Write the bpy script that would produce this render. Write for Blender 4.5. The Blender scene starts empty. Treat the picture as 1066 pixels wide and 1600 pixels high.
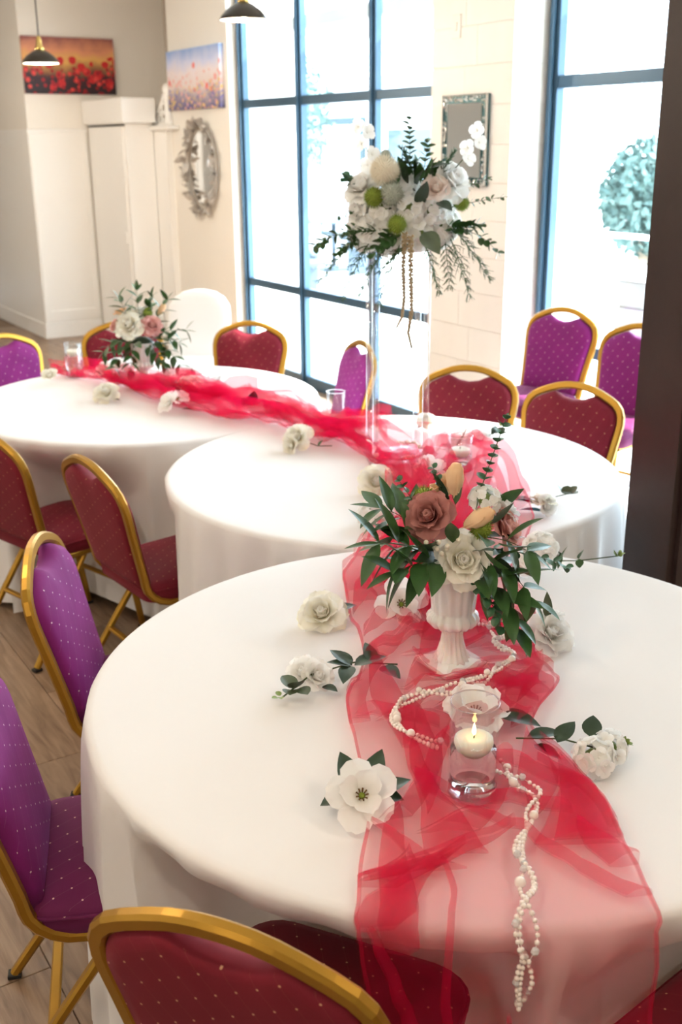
import bpy, math, random
import numpy as np
from mathutils import Matrix, Vector
random.seed(7)
PI = math.pi
SC = bpy.context.scene
COL = SC.collection

# ------------------------------------------------------------------ camera
F_PX, PITCH, ROLL, CAM_Z = 1683.56, 0.3305293, -0.0082697, 1.816
cam_d = bpy.data.cameras.new('camera')
cam = bpy.data.objects.new('camera', cam_d); COL.objects.link(cam)
cam_d.sensor_fit = 'VERTICAL'; cam_d.sensor_height = 36.0; cam_d.lens = F_PX * 36.0 / 1600.0
cam_d.clip_start = 0.05; cam_d.clip_end = 200
_F = Vector((0, math.cos(PITCH), -math.sin(PITCH))); _U0 = Vector((0, math.sin(PITCH), math.cos(PITCH))); _X0 = Vector((1, 0, 0))
_X = math.cos(ROLL) * _X0 + math.sin(ROLL) * _U0; _U = -math.sin(ROLL) * _X0 + math.cos(ROLL) * _U0
cam.matrix_world = Matrix(((_X.x, _U.x, -_F.x, 0), (_X.y, _U.y, -_F.y, 0), (_X.z, _U.z, -_F.z, CAM_Z), (0, 0, 0, 1)))
cam_d.dof.use_dof = True; cam_d.dof.focus_distance = 2.05; cam_d.dof.aperture_fstop = 5.0
SC.camera = cam

# ------------------------------------------------------------------ room frame: local x runs along the window wall (away), local y into the room
W0 = Vector((-1.1077, 9.4861, 0)); ROOM_A = math.atan2(0.848128, -0.529791)
ROOM = Matrix.Translation(W0) @ Matrix.Rotation(ROOM_A, 4, 'Z')
def room_pt(s, o, z): return ROOM @ Vector((s, o, z))

# ------------------------------------------------------------------ world, sun, exposure
world = bpy.data.worlds.new('world'); SC.world = world; world.use_nodes = True
bg = world.node_tree.nodes['Background']; bg.inputs[0].default_value = (0.74, 0.88, 1.0, 1); bg.inputs[1].default_value = 12.0
sun_d = bpy.data.lights.new('sun', 'SUN'); sun_d.energy = 24.0; sun_d.angle = math.radians(0.8); sun_d.color = (1.0, 0.95, 0.88)
sun = bpy.data.objects.new('sun', sun_d); COL.objects.link(sun)
_dir = (ROOM.to_3x3() @ Vector((0.55, 0.75, -0.85))).normalized()
sun.rotation_euler = _dir.to_track_quat('-Z', 'Y').to_euler(); sun.location = room_pt(-5, -6, 8)
def portal(s0, s1, z0, z1):
    d = bpy.data.lights.new('window_portal', 'AREA'); d.shape = 'RECTANGLE'; d.size = s1 - s0; d.size_y = z1 - z0
    d.cycles.is_portal = True
    o = bpy.data.objects.new('window_portal', d); COL.objects.link(o)
    o.rotation_euler = (ROOM.to_3x3() @ Vector((0, 1, 0))).to_track_quat('-Z', 'Z').to_euler(); o.location = room_pt((s0 + s1) / 2, -0.2, (z0 + z1) / 2)
for a in ((-3.45, -0.48), (-6.9, -4.04)): portal(a[0], a[1], 0.02, 3.05)
SC.view_settings.view_transform = 'Standard'; SC.view_settings.look = 'None'; SC.view_settings.gamma = 1.0
SC.view_settings.use_curve_mapping = False; SC.view_settings.exposure = 0.25
SC.cycles.transparent_max_bounces = 32; SC.cycles.max_bounces = 10; SC.cycles.sample_clamp_indirect = 6.0
LAMP_W = 22.0; LAMP_C = (1.0, 0.85, 0.66)

# ------------------------------------------------------------------ materials
MATS = {}
def mat(name, col=(0.8, 0.8, 0.8), rough=0.5, metal=0.0, noise=None, bump=None, sheen=0.0, spec=None, sss=0.0, coat=0.0, trans=0.0, ior=None, emit=None):
    if name in MATS: return MATS[name]
    m = bpy.data.materials.new(name); m.use_nodes = True; nt = m.node_tree; b = nt.nodes['Principled BSDF']
    b.inputs['Base Color'].default_value = (*col, 1); b.inputs['Roughness'].default_value = rough; b.inputs['Metallic'].default_value = metal
    if sheen: b.inputs['Sheen Weight'].default_value = sheen; b.inputs['Sheen Roughness'].default_value = 0.4
    if spec is not None: b.inputs['Specular IOR Level'].default_value = spec
    if sss: b.inputs['Subsurface Weight'].default_value = sss; b.inputs['Subsurface Scale'].default_value = 0.02; b.inputs['Subsurface Radius'].default_value = (1, 0.7, 0.5)
    if coat: b.inputs['Coat Weight'].default_value = coat
    if trans: b.inputs['Transmission Weight'].default_value = trans
    if ior: b.inputs['IOR'].default_value = ior
    if emit: b.inputs['Emission Color'].default_value = (*emit[0], 1); b.inputs['Emission Strength'].default_value = emit[1]
    tc = None
    if noise or bump:
        tc = nt.nodes.new('ShaderNodeTexCoord')
    if noise:  # (scale, amount)
        n = nt.nodes.new('ShaderNodeTexNoise'); n.inputs['Scale'].default_value = noise[0]; n.inputs['Detail'].default_value = 4
        nt.links.new(tc.outputs['Object'], n.inputs['Vector'])
        mx = nt.nodes.new('ShaderNodeMix'); mx.data_type = 'RGBA'
        a = noise[1]
        mx.inputs[6].default_value = (*[c * (1 - a) for c in col], 1); mx.inputs[7].default_value = (*[min(1, c * (1 + a)) for c in col], 1)
        nt.links.new(n.outputs['Fac'], mx.inputs[0]); nt.links.new(mx.outputs[2], b.inputs['Base Color'])
    if bump:  # (scale, strength)
        n2 = nt.nodes.new('ShaderNodeTexNoise'); n2.inputs['Scale'].default_value = bump[0]; n2.inputs['Detail'].default_value = 3
        nt.links.new(tc.outputs['Object'], n2.inputs['Vector'])
        bp = nt.nodes.new('ShaderNodeBump'); bp.inputs['Strength'].default_value = bump[1]; bp.inputs['Distance'].default_value = 0.004
        nt.links.new(n2.outputs['Fac'], bp.inputs['Height']); nt.links.new(bp.outputs[0], b.inputs['Normal'])
    MATS[name] = m
    return m

def node_math(nt, op, a, b=None, c=None):
    n = nt.nodes.new('ShaderNodeMath'); n.operation = op
    for i, v in enumerate((a, b, c)):
        if v is None: continue
        if isinstance(v, (int, float)): n.inputs[i].default_value = v
        else: nt.links.new(v, n.inputs[i])
    return n.outputs[0]

def fabric(name, col, dot, axes, sheen_col):
    m = bpy.data.materials.new(name); m.use_nodes = True; nt = m.node_tree; b = nt.nodes['Principled BSDF']
    b.inputs['Roughness'].default_value = 0.75; b.inputs['Specular IOR Level'].default_value = 0.25
    b.inputs['Sheen Weight'].default_value = 0.15; b.inputs['Sheen Roughness'].default_value = 0.45; b.inputs['Sheen Tint'].default_value = (*sheen_col, 1)
    tc = nt.nodes.new('ShaderNodeTexCoord'); sp = nt.nodes.new('ShaderNodeSeparateXYZ'); nt.links.new(tc.outputs['Object'], sp.inputs[0])
    u, v = sp.outputs[axes[0]], sp.outputs[axes[1]]
    P = 0.046
    p = node_math(nt, 'ADD', node_math(nt, 'MULTIPLY', u, 1 / P), node_math(nt, 'MULTIPLY', v, 0.6 / P))
    q = node_math(nt, 'SUBTRACT', node_math(nt, 'MULTIPLY', v, 1 / P), node_math(nt, 'MULTIPLY', u, 0.6 / P))
    fp = node_math(nt, 'SUBTRACT', node_math(nt, 'FRACT', p), 0.5); fq = node_math(nt, 'SUBTRACT', node_math(nt, 'FRACT', q), 0.5)
    d = node_math(nt, 'SQRT', node_math(nt, 'ADD', node_math(nt, 'MULTIPLY', fp, fp), node_math(nt, 'MULTIPLY', fq, fq)))
    dot_m = node_math(nt, 'LESS_THAN', d, 0.050)
    line = node_math(nt, 'LESS_THAN', node_math(nt, 'ABSOLUTE', fp), 0.012)
    sn = nt.nodes.new('ShaderNodeSeparateXYZ'); nt.links.new(tc.outputs['Normal'], sn.inputs[0])
    facing = node_math(nt, 'GREATER_THAN', node_math(nt, 'ABSOLUTE', sn.outputs[3 - axes[0] - axes[1]]), 0.62)
    dot_m = node_math(nt, 'MULTIPLY', dot_m, facing); line = node_math(nt, 'MULTIPLY', line, facing)
    msk = node_math(nt, 'MAXIMUM', dot_m, node_math(nt, 'MULTIPLY', line, 0.07))
    wv = nt.nodes.new('ShaderNodeTexNoise'); wv.inputs['Scale'].default_value = 9; nt.links.new(tc.outputs['Object'], wv.inputs['Vector'])
    base = nt.nodes.new('ShaderNodeMix'); base.data_type = 'RGBA'
    base.inputs[6].default_value = (*[c * 0.8 for c in col], 1); base.inputs[7].default_value = (*[c * 1.2 for c in col], 1); nt.links.new(wv.outputs['Fac'], base.inputs[0])
    mx = nt.nodes.new('ShaderNodeMix'); mx.data_type = 'RGBA'; nt.links.new(msk, mx.inputs[0]); nt.links.new(base.outputs[2], mx.inputs[6]); mx.inputs[7].default_value = (*dot, 1)
    nt.links.new(mx.outputs[2], b.inputs['Base Color'])
    return m

def sheer(name, col, opacity, gloss=0.0):
    m = bpy.data.materials.new(name); m.use_nodes = True; nt = m.node_tree
    for n in list(nt.nodes): nt.nodes.remove(n)
    out = nt.nodes.new('ShaderNodeOutputMaterial'); tr = nt.nodes.new('ShaderNodeBsdfTransparent')
    df = nt.nodes.new('ShaderNodeBsdfDiffuse'); df.inputs[0].default_value = (*col, 1)
    tl = nt.nodes.new('ShaderNodeBsdfTranslucent'); tl.inputs[0].default_value = (*col, 1)
    m1 = nt.nodes.new('ShaderNodeMixShader'); m1.inputs[0].default_value = 0.45; nt.links.new(df.outputs[0], m1.inputs[1]); nt.links.new(tl.outputs[0], m1.inputs[2])
    m2 = nt.nodes.new('ShaderNodeMixShader'); m2.inputs[0].default_value = opacity; nt.links.new(tr.outputs[0], m2.inputs[1]); nt.links.new(m1.outputs[0], m2.inputs[2])
    nt.links.new(m2.outputs[0], out.inputs[0])
    return m

def thin_glass(name, tint=(1, 1, 1), refl=0.06):
    m = bpy.data.materials.new(name); m.use_nodes = True; nt = m.node_tree
    for n in list(nt.nodes): nt.nodes.remove(n)
    out = nt.nodes.new('ShaderNodeOutputMaterial'); tr = nt.nodes.new('ShaderNodeBsdfTransparent'); tr.inputs[0].default_value = (*tint, 1)
    gl = nt.nodes.new('ShaderNodeBsdfGlossy'); gl.inputs['Roughness'].default_value = 0.03
    mx = nt.nodes.new('ShaderNodeMixShader'); mx.inputs[0].default_value = refl
    nt.links.new(tr.outputs[0], mx.inputs[1]); nt.links.new(gl.outputs[0], mx.inputs[2]); nt.links.new(mx.outputs[0], out.inputs[0])
    return m

def petal_mat(name, col, tip, trans=0.3):
    m = bpy.data.materials.new(name); m.use_nodes = True; nt = m.node_tree; b = nt.nodes['Principled BSDF']
    out = nt.nodes['Material Output']; b.inputs['Roughness'].default_value = 0.65; b.inputs['Specular IOR Level'].default_value = 0.2
    tc = nt.nodes.new('ShaderNodeTexCoord'); sp = nt.nodes.new('ShaderNodeSeparateXYZ'); nt.links.new(tc.outputs['Generated'], sp.inputs[0])
    mx = nt.nodes.new('ShaderNodeMix'); mx.data_type = 'RGBA'; mx.inputs[6].default_value = (*col, 1); mx.inputs[7].default_value = (*tip, 1)
    nt.links.new(sp.outputs[2], mx.inputs[0]); nt.links.new(mx.outputs[2], b.inputs['Base Color'])
    tl = nt.nodes.new('ShaderNodeBsdfTranslucent'); nt.links.new(mx.outputs[2], tl.inputs[0])
    ms = nt.nodes.new('ShaderNodeMixShader'); ms.inputs[0].default_value = trans
    nt.links.new(b.outputs[0], ms.inputs[1]); nt.links.new(tl.outputs[0], ms.inputs[2]); nt.links.new(ms.outputs[0], out.inputs[0])
    return m

M = {}
M['wall'] = mat('wall_paint', (0.86, 0.82, 0.76), 0.7, noise=(1.5, 0.02), bump=(180, 0.05))
M['white_trim'] = mat('white_panel_paint', (0.90, 0.885, 0.86), 0.4, noise=(2.0, 0.02))
M['taupe'] = mat('niche_shade_taupe', (0.56, 0.49, 0.42), 0.75, noise=(1.2, 0.03), bump=(160, 0.05))  # darker copy of the wall paint, the niche's shade put into its colour
M['block'] = mat('painted_block', (0.86, 0.82, 0.76), 0.65, noise=(9, 0.03), bump=(70, 0.12))
M['ceiling'] = mat('ceiling_paint', (0.82, 0.80, 0.76), 0.8, noise=(2, 0.02))
M['frame'] = mat('window_frame_paint', (0.045, 0.10, 0.16), 0.35, metal=0.3, noise=(4, 0.1))
M['pane'] = thin_glass('window_glass', (0.96, 0.99, 1.0), 0.04)
M['post'] = mat('dark_brown_paint', (0.028, 0.012, 0.009), 0.42, noise=(7, 0.35), bump=(14, 0.4))
M['gold'] = mat('gold_enamel', (0.42, 0.225, 0.028), 0.34, metal=0.75, noise=(12, 0.12))
M['cap'] = mat('black_rubber', (0.015, 0.014, 0.013), 0.7, noise=(20, 0.2))
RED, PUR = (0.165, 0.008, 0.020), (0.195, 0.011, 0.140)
M['red_back'] = fabric('burgundy_fabric_back', RED, (0.55, 0.28, 0.16), (0, 2), (0.9, 0.35, 0.4)); M['red_seat'] = fabric('burgundy_fabric_seat', RED, (0.55, 0.28, 0.16), (0, 1), (0.9, 0.35, 0.4))
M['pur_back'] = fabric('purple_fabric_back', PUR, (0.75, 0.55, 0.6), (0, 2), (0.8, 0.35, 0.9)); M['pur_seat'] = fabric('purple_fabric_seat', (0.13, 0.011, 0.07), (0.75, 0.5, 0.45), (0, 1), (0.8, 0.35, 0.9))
M['cloth'] = mat('white_table_linen', (0.83, 0.81, 0.80), 0.85, sheen=0.15, noise=(3, 0.015), bump=(900, 0.03))
M['cover'] = mat('white_chair_linen', (0.86, 0.86, 0.86), 0.85, noise=(5, 0.015), bump=(500, 0.04))
M['wood_dark'] = mat('plywood', (0.35, 0.22, 0.12), 0.6, noise=(6, 0.2))
M['steel'] = mat('grey_steel', (0.25, 0.25, 0.26), 0.4, metal=0.9, noise=(10, 0.1))
M['tulle'] = sheer('red_tulle', (0.84, 0.010, 0.085), 0.29)
M['milk'] = mat('milk_glass', (0.91, 0.90, 0.87), 0.18, sss=0.25, coat=0.4, noise=(6, 0.015))
M['glass'] = mat('clear_glass', (1, 1, 1), 0.0, trans=1.0, ior=1.45, noise=None)
M['acrylic'] = thin_glass('clear_acrylic', (0.98, 0.985, 0.99), 0.20)
M['cylglass'] = thin_glass('cylinder_glass', (0.97, 0.98, 0.98), 0.10)
M['water'] = mat('water', (1, 1, 1), 0.0, trans=1.0, ior=1.2)
M['wax'] = mat('white_wax', (0.90, 0.85, 0.76), 0.45, sss=0.6, noise=(12, 0.02))
M['wick'] = mat('wick', (0.05, 0.04, 0.03), 0.9, noise=(40, 0.2))
M['flame'] = mat('flame', (1, 0.75, 0.35), 0.5, emit=((1, 0.62, 0.22), 18))
M['pearl'] = mat('pearl', (0.88, 0.80, 0.74), 0.22, coat=0.6, sheen=0.2, noise=(60, 0.03))
M['crystal'] = mat('crystal_bead', (0.95, 0.95, 0.95), 0.05, trans=0.5, ior=1.5)
M['thread'] = mat('thread', (0.85, 0.82, 0.78), 0.8, noise=(80, 0.05))
M['ivory'] = petal_mat('ivory_petal', (0.96, 0.91, 0.70), (0.97, 0.96, 0.91))
M['white_petal'] = petal_mat('white_petal', (0.96, 0.94, 0.88), (0.97, 0.97, 0.96))
M['mauve'] = petal_mat('mauve_petal', (0.36, 0.11, 0.11), (0.58, 0.27, 0.24))
M['blush'] = petal_mat('blush_petal', (0.60, 0.20, 0.21), (0.84, 0.50, 0.44))
M['peach'] = petal_mat('peach_petal', (0.93, 0.66, 0.42), (0.93, 0.62, 0.36), 0.15)
M['pale_pink'] = petal_mat('pale_pink_petal', (0.93, 0.74, 0.66), (0.96, 0.88, 0.84))
M['lime'] = mat('lime_bloom', (0.20, 0.27, 0.03), 0.8, noise=(60, 0.35))
M['thistle'] = mat('grey_green_thistle', (0.40, 0.43, 0.36), 0.8, noise=(80, 0.35))
M['cream_pom'] = mat('cream_pompon', (0.86, 0.81, 0.68), 0.8, noise=(80, 0.08))
M['amaranth'] = mat('tan_amaranth', (0.42, 0.32, 0.19), 0.85, noise=(90, 0.35))
def leaf_mat(name, c1, c2):
    return mat(name, tuple((a + b) / 2 for a, b in zip(c1, c2)), 0.42, noise=(35, 0.3), bump=(60, 0.15))
M['leaf'] = leaf_mat('green_leaf', (0.025, 0.075, 0.018), (0.045, 0.12, 0.03))
M['leaf_dark'] = leaf_mat('dark_leaf', (0.012, 0.030, 0.012), (0.022, 0.05, 0.022))
M['euc'] = leaf_mat('eucalyptus_leaf', (0.03, 0.11, 0.05), (0.06, 0.17, 0.08))
M['euc_grey'] = leaf_mat('grey_eucalyptus_leaf', (0.06, 0.09, 0.045), (0.10, 0.13, 0.07))
M['euc_lime'] = leaf_mat('lime_leaf', (0.18, 0.26, 0.06), (0.25, 0.34, 0.08))
M['blue_leaf'] = leaf_mat('blue_satin_leaf', (0.03, 0.22, 0.36), (0.06, 0.32, 0.45))
M['wine_leaf'] = leaf_mat('wine_leaf', (0.10, 0.012, 0.022), (0.18, 0.03, 0.04))
M['stem'] = mat('green_stem', (0.05, 0.08, 0.025), 0.6, noise=(30, 0.2))
M['stamen'] = mat('brown_stamen', (0.16, 0.08, 0.025), 0.7, noise=(60, 0.3))
M['mirror'] = mat('mirror_silver', (0.90, 0.90, 0.89), 0.04, metal=1.0)
M['bronze'] = mat('dark_bronze', (0.035, 0.026, 0.018), 0.35, metal=0.6, noise=(9, 0.2))
M['brass'] = mat('polished_brass', (0.62, 0.42, 0.14), 0.18, metal=1.0)
M['enamel'] = mat('white_enamel', (0.85, 0.80, 0.70), 0.4, noise=(8, 0.02))
M['bulb'] = mat('glowing_bulb', (1, 0.9, 0.7), 0.4, emit=((1, 0.78, 0.48), 30))
M['plastic'] = mat('white_plastic', (0.82, 0.80, 0.74), 0.35, noise=(9, 0.02))
M['silver_leaf'] = mat('silver_leaf', (0.50, 0.46, 0.42), 0.38, metal=0.35, noise=(30, 0.4))
M['concrete'] = mat('pale_paving', (0.55, 0.55, 0.53), 0.9, noise=(1.5, 0.1), bump=(30, 0.2))
M['stucco'] = mat('white_stucco', (0.75, 0.76, 0.76), 0.9, noise=(2, 0.04), bump=(40, 0.2))
M['teal_glass'] = mat('shop_window_glass', (0.03, 0.055, 0.065), 0.08, spec=0.6, noise=(1, 0.15))
M['grey_trim'] = mat('grey_trim', (0.035, 0.06, 0.07), 0.6, noise=(3, 0.1))
M['outdoor_leaf'] = mat('tree_leaf', (0.07, 0.13, 0.12), 0.6, noise=(2.5, 0.4))
M['bark'] = mat('bark', (0.20, 0.16, 0.12), 0.9, noise=(12, 0.3), bump=(30, 0.5))
M['patio'] = mat('blue_grey_resin', (0.045, 0.072, 0.10), 0.5, noise=(6, 0.1))

# wood floor: tone differs from plank to plank
def wood():
    m = bpy.data.materials.new('oak_plank'); m.use_nodes = True; nt = m.node_tree; b = nt.nodes['Principled BSDF']; b.inputs['Roughness'].default_value = 0.34
    tc = nt.nodes.new('ShaderNodeTexCoord'); oi = nt.nodes.new('ShaderNodeObjectInfo'); mp = nt.nodes.new('ShaderNodeMapping')
    mp.inputs['Scale'].default_value = (1.0, 9.0, 1.0)
    cx = nt.nodes.new('ShaderNodeCombineXYZ'); nt.links.new(node_math(nt, 'MULTIPLY', oi.outputs['Random'], 37.0), cx.inputs[0]); nt.links.new(node_math(nt, 'MULTIPLY', oi.outputs['Random'], 11.0), cx.inputs[1])
    va = nt.nodes.new('ShaderNodeVectorMath'); nt.links.new(tc.outputs['Object'], va.inputs[0]); nt.links.new(cx.outputs[0], va.inputs[1]); nt.links.new(va.outputs[0], mp.inputs['Vector'])
    n1 = nt.nodes.new('ShaderNodeTexNoise'); n1.inputs['Scale'].default_value = 3.0; n1.inputs['Detail'].default_value = 8; n1.inputs['Distortion'].default_value = 1.6; nt.links.new(mp.outputs[0], n1.inputs['Vector'])
    cr = nt.nodes.new('ShaderNodeValToRGB'); cr.color_ramp.elements[0].position = 0.30; cr.color_ramp.elements[0].color = (0.19, 0.115, 0.068, 1); cr.color_ramp.elements[1].position = 0.72; cr.color_ramp.elements[1].color = (0.40, 0.27, 0.175, 1)
    nt.links.new(n1.outputs['Fac'], cr.inputs[0])
    hs = nt.nodes.new('ShaderNodeHueSaturation'); nt.links.new(cr.outputs[0], hs.inputs['Color'])
    nt.links.new(node_math(nt, 'ADD', node_math(nt, 'MULTIPLY', oi.outputs['Random'], 0.35), 0.82), hs.inputs['Value']); nt.links.new(hs.outputs[0], b.inputs['Base Color'])
    return m
M['plank'] = wood()

def painting(name, kind):
    m = bpy.data.materials.new(name); m.use_nodes = True; nt = m.node_tree; b = nt.nodes['Principled BSDF']; b.inputs['Roughness'].default_value = 0.5
    tc = nt.nodes.new('ShaderNodeTexCoord'); sp = nt.nodes.new('ShaderNodeSeparateXYZ'); nt.links.new(tc.outputs['Object'], sp.inputs[0])   # x along, z up, both in metres
    nz = nt.nodes.new('ShaderNodeTexNoise'); nz.inputs['Scale'].default_value = 7.0; nz.inputs['Detail'].default_value = 6; nt.links.new(tc.outputs['Object'], nz.inputs['Vector'])
    H = 0.49 if kind == 'sunset' else 0.47
    h = node_math(nt, 'ADD', node_math(nt, 'MULTIPLY', sp.outputs[2], 1 / H), node_math(nt, 'MULTIPLY', node_math(nt, 'SUBTRACT', nz.outputs['Fac'], 0.5), 0.35))
    cr = nt.nodes.new('ShaderNodeValToRGB'); nt.links.new(h, cr.inputs[0])
    stops = ([(0.0, (0.02, 0.015, 0.02)), (0.30, (0.05, 0.02, 0.03)), (0.45, (0.35, 0.16, 0.06)), (0.60, (0.75, 0.42, 0.12)), (0.78, (0.72, 0.30, 0.16)), (1.0, (0.30, 0.10, 0.09))] if kind == 'sunset'
             else [(0.0, (0.10, 0.09, 0.20)), (0.22, (0.35, 0.30, 0.38)), (0.40, (0.75, 0.65, 0.62)), (0.62, (0.80, 0.72, 0.76)), (0.8, (0.62, 0.66, 0.88)), (1.0, (0.30, 0.45, 0.80))])
    e = cr.color_ramp.elements
    e[0].position, e[0].color = stops[0][0], (*stops[0][1], 1); e[1].position, e[1].color = stops[-1][0], (*stops[-1][1], 1)
    for p, c in stops[1:-1]:
        q = e.new(p); q.color = (*c, 1)
    cur = cr.outputs[0]
    specs = ([(10.5, 0.42, (0.58, 0.02, 0.025), 0.66, 1), (21.0, 0.40, (0.35, 0.01, 0.02), 0.50, 1), (15.0, 0.30, (0.72, 0.06, 0.05), 0.45, 1)] if kind == 'sunset'
             else [(12.0, 0.30, (0.80, 0.16, 0.14), 0.80, 0), (20.0, 0.36, (0.78, 0.42, 0.40), 0.60, 1), (26.0, 0.36, (0.72, 0.50, 0.16), 0.42, 1), (34.0, 0.34, (0.16, 0.14, 0.42), 0.36, 1)])
    for sc, th, c, top, fade in specs:
        v = nt.nodes.new('ShaderNodeTexVoronoi'); v.inputs['Scale'].default_value = sc; nt.links.new(tc.outputs['Object'], v.inputs['Vector'])
        near = node_math(nt, 'LESS_THAN', node_math(nt, 'ADD', v.outputs['Distance'], node_math(nt, 'MULTIPLY', node_math(nt, 'SUBTRACT', nz.outputs['Fac'], 0.5), 0.5)), th)
        keep = nt.nodes.new('ShaderNodeSeparateColor'); nt.links.new(v.outputs['Color'], keep.inputs[0])
        k = node_math(nt, 'GREATER_THAN', keep.outputs[0], 0.35 if fade else 0.72)
        low = node_math(nt, 'LESS_THAN', h, top)
        mk = node_math(nt, 'MULTIPLY', node_math(nt, 'MULTIPLY', near, k), low)
        mx = nt.nodes.new('ShaderNodeMix'); mx.data_type = 'RGBA'; nt.links.new(mk, mx.inputs[0]); nt.links.new(cur, mx.inputs[6]); mx.inputs[7].default_value = (*c, 1); cur = mx.outputs[2]
    nt.links.new(cur, b.inputs['Base Color'])
    return m

# ------------------------------------------------------------------ mesh helpers
class MB:
    def __init__(s): s.v = []; s.f = []
    def add(s, vs, fs):
        n = len(s.v); s.v += [tuple(v) for v in vs]; s.f += [tuple(i + n for i in f) for f in fs]; return s
    def box(s, x0, x1, y0, y1, z0, z1, bev=0.0):
        if bev <= 0:
            return s.add([(x0, y0, z0), (x1, y0, z0), (x1, y1, z0), (x0, y1, z0), (x0, y0, z1), (x1, y0, z1), (x1, y1, z1), (x0, y1, z1)],
                         [(0, 3, 2, 1), (4, 5, 6, 7), (0, 1, 5, 4), (1, 2, 6, 5), (2, 3, 7, 6), (3, 0, 4, 7)])
        def rect(i, z): return [(x0 + i, y0 + i, z), (x1 - i, y0 + i, z), (x1 - i, y1 - i, z), (x0 + i, y1 - i, z)]
        return s.loft([rect(bev, z0), rect(0, z0 + bev), rect(0, z1 - bev), rect(bev, z1)])
    def loft(s, rings, closed=True, cap=True):
        n = len(rings[0]); vs = [p for r in rings for p in r]; fs = []
        for i in range(len(rings) - 1):
            for j in range(n if closed else n - 1):
                a, b = i * n + j, i * n + (j + 1) % n; fs.append((a, b, b + n, a + n))
        if cap and closed: fs.append(tuple(range(n - 1, -1, -1))); fs.append(tuple(range((len(rings) - 1) * n, len(rings) * n)))
        return s.add(vs, fs)
    def lathe(s, prof, n=32, c=(0, 0, 0), cap=True, lobes=0, lobe=None):
        rings = []
        for k, (r, z) in enumerate(prof):
            la = lobe[k] if lobe else 0
            rings.append([(c[0] + (r + la * math.cos(lobes * 2 * PI * j / n)) * math.cos(2 * PI * j / n), c[1] + (r + la * math.cos(lobes * 2 * PI * j / n)) * math.sin(2 * PI * j / n), c[2] + z) for j in range(n)])
        return s.loft(rings, True, cap)
    def tube(s, pts, r, n=8, closed=False, shape=None, up=None):
        """r: number or list; shape: list of (a,b) section points overriding the circle"""
        P = [Vector(p) for p in pts]; L = len(P); rings = []; nrm = None
        for i in range(L):
            if closed: t = (P[(i + 1) % L] - P[i - 1]).normalized()
            else: t = (P[min(i + 1, L - 1)] - P[max(i - 1, 0)]).normalized()
            if up is not None: nrm = Vector(up) - t * t.dot(Vector(up)); nrm.normalize()
            elif nrm is None:
                a = Vector((0, 0, 1)) if abs(t.z) < 0.9 else Vector((1, 0, 0)); nrm = (a - t * t.dot(a)).normalized()
            else: nrm = (nrm - t * t.dot(nrm)).normalized()
            bi = t.cross(nrm); rr = r[i] if isinstance(r, (list, tuple)) else r
            sec = shape if shape else [(rr * math.cos(2 * PI * j / n), rr * math.sin(2 * PI * j / n)) for j in range(n)]
            rings.append([tuple(P[i] + nrm * a + bi * b) for a, b in sec])
        if closed: rings.append(rings[0]); return s.loft(rings, True, False)
        return s.loft(rings, True, True)
    def ball(s, c, r, nu=8, nv=5, sq=(1, 1, 1)):
        vs = [(c[0], c[1], c[2] - r * sq[2])]; fs = []
        for i in range(1, nv):
            a = -PI / 2 + PI * i / nv
            for j in range(nu): vs.append((c[0] + r * sq[0] * math.cos(a) * math.cos(2 * PI * j / nu), c[1] + r * sq[1] * math.cos(a) * math.sin(2 * PI * j / nu), c[2] + r * sq[2] * math.sin(a)))
        vs.append((c[0], c[1], c[2] + r * sq[2])); top = len(vs) - 1
        for j in range(nu):
            k = (j + 1) % nu; fs.append((0, 1 + k, 1 + j)); fs.append((top, 1 + (nv - 2) * nu + j, 1 + (nv - 2) * nu + k))
            for i in range(nv - 2): a = 1 + i * nu; fs.append((a + j, a + k, a + nu + k, a + nu + j))
        return s.add(vs, fs)
    def xf(s, m):
        s.v = [tuple(m @ Vector(v)) for v in s.v]; return s
    def mesh(s, name, m, smooth=False):
        me = bpy.data.meshes.new(name); me.from_pydata(s.v, [], s.f); me.update()
        if m is not None: me.materials.append(m)
        if smooth: me.polygons.foreach_set('use_smooth', [True] * len(me.polygons))
        return me
    def obj(s, name, m, parent=None, smooth=False, mw=None):
        return link(name, s.mesh(name, m, smooth), parent, mw)
def link(name, me, parent=None, mw=None):
    o = bpy.data.objects.new(name, me); COL.objects.link(o)
    if parent: o.parent = parent
    if mw is not None: o.matrix_local = mw
    return o
def tag(o, label=None, cat=None, group=None, kind=None):
    if label: o['label'] = label
    if cat: o['category'] = cat
    if group: o['group'] = group
    if kind: o['kind'] = kind
    return o
def thing(name, label, cat, mw=None, group=None):
    o = bpy.data.objects.new(name, None); COL.objects.link(o); o.empty_display_size = 0.1
    if mw is not None: o.matrix_world = mw
    return tag(o, label, cat, group)
def struct(name, mb, m, label=None, parent=None, mw=ROOM, smooth=False):
    o = mb.obj(name, m, parent, smooth, None if parent else mw)
    if not parent: tag(o, label, None, None, 'structure')
    return o
def at(x, y, z=0.0, rz=0.0): return Matrix.Translation((x, y, z)) @ Matrix.Rotation(rz, 4, 'Z')
def aim(p, d, roll=0.0):
    """matrix at p whose +Z points along d"""
    q = Vector(d).normalized().to_track_quat('Z', 'Y'); return Matrix.Translation(p) @ q.to_matrix().to_4x4() @ Matrix.Rotation(roll, 4, 'Z')
def smooth01(x): x = max(0.0, min(1.0, x)); return x * x * (3 - 2 * x)
def copy_tree(o, parent=None, mw=None):
    c = o.copy(); COL.objects.link(c)
    if parent: c.parent = parent
    if mw is not None: c.matrix_local = mw
    for ch in list(o.children):
        copy_tree(ch, c)
    return c
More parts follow.
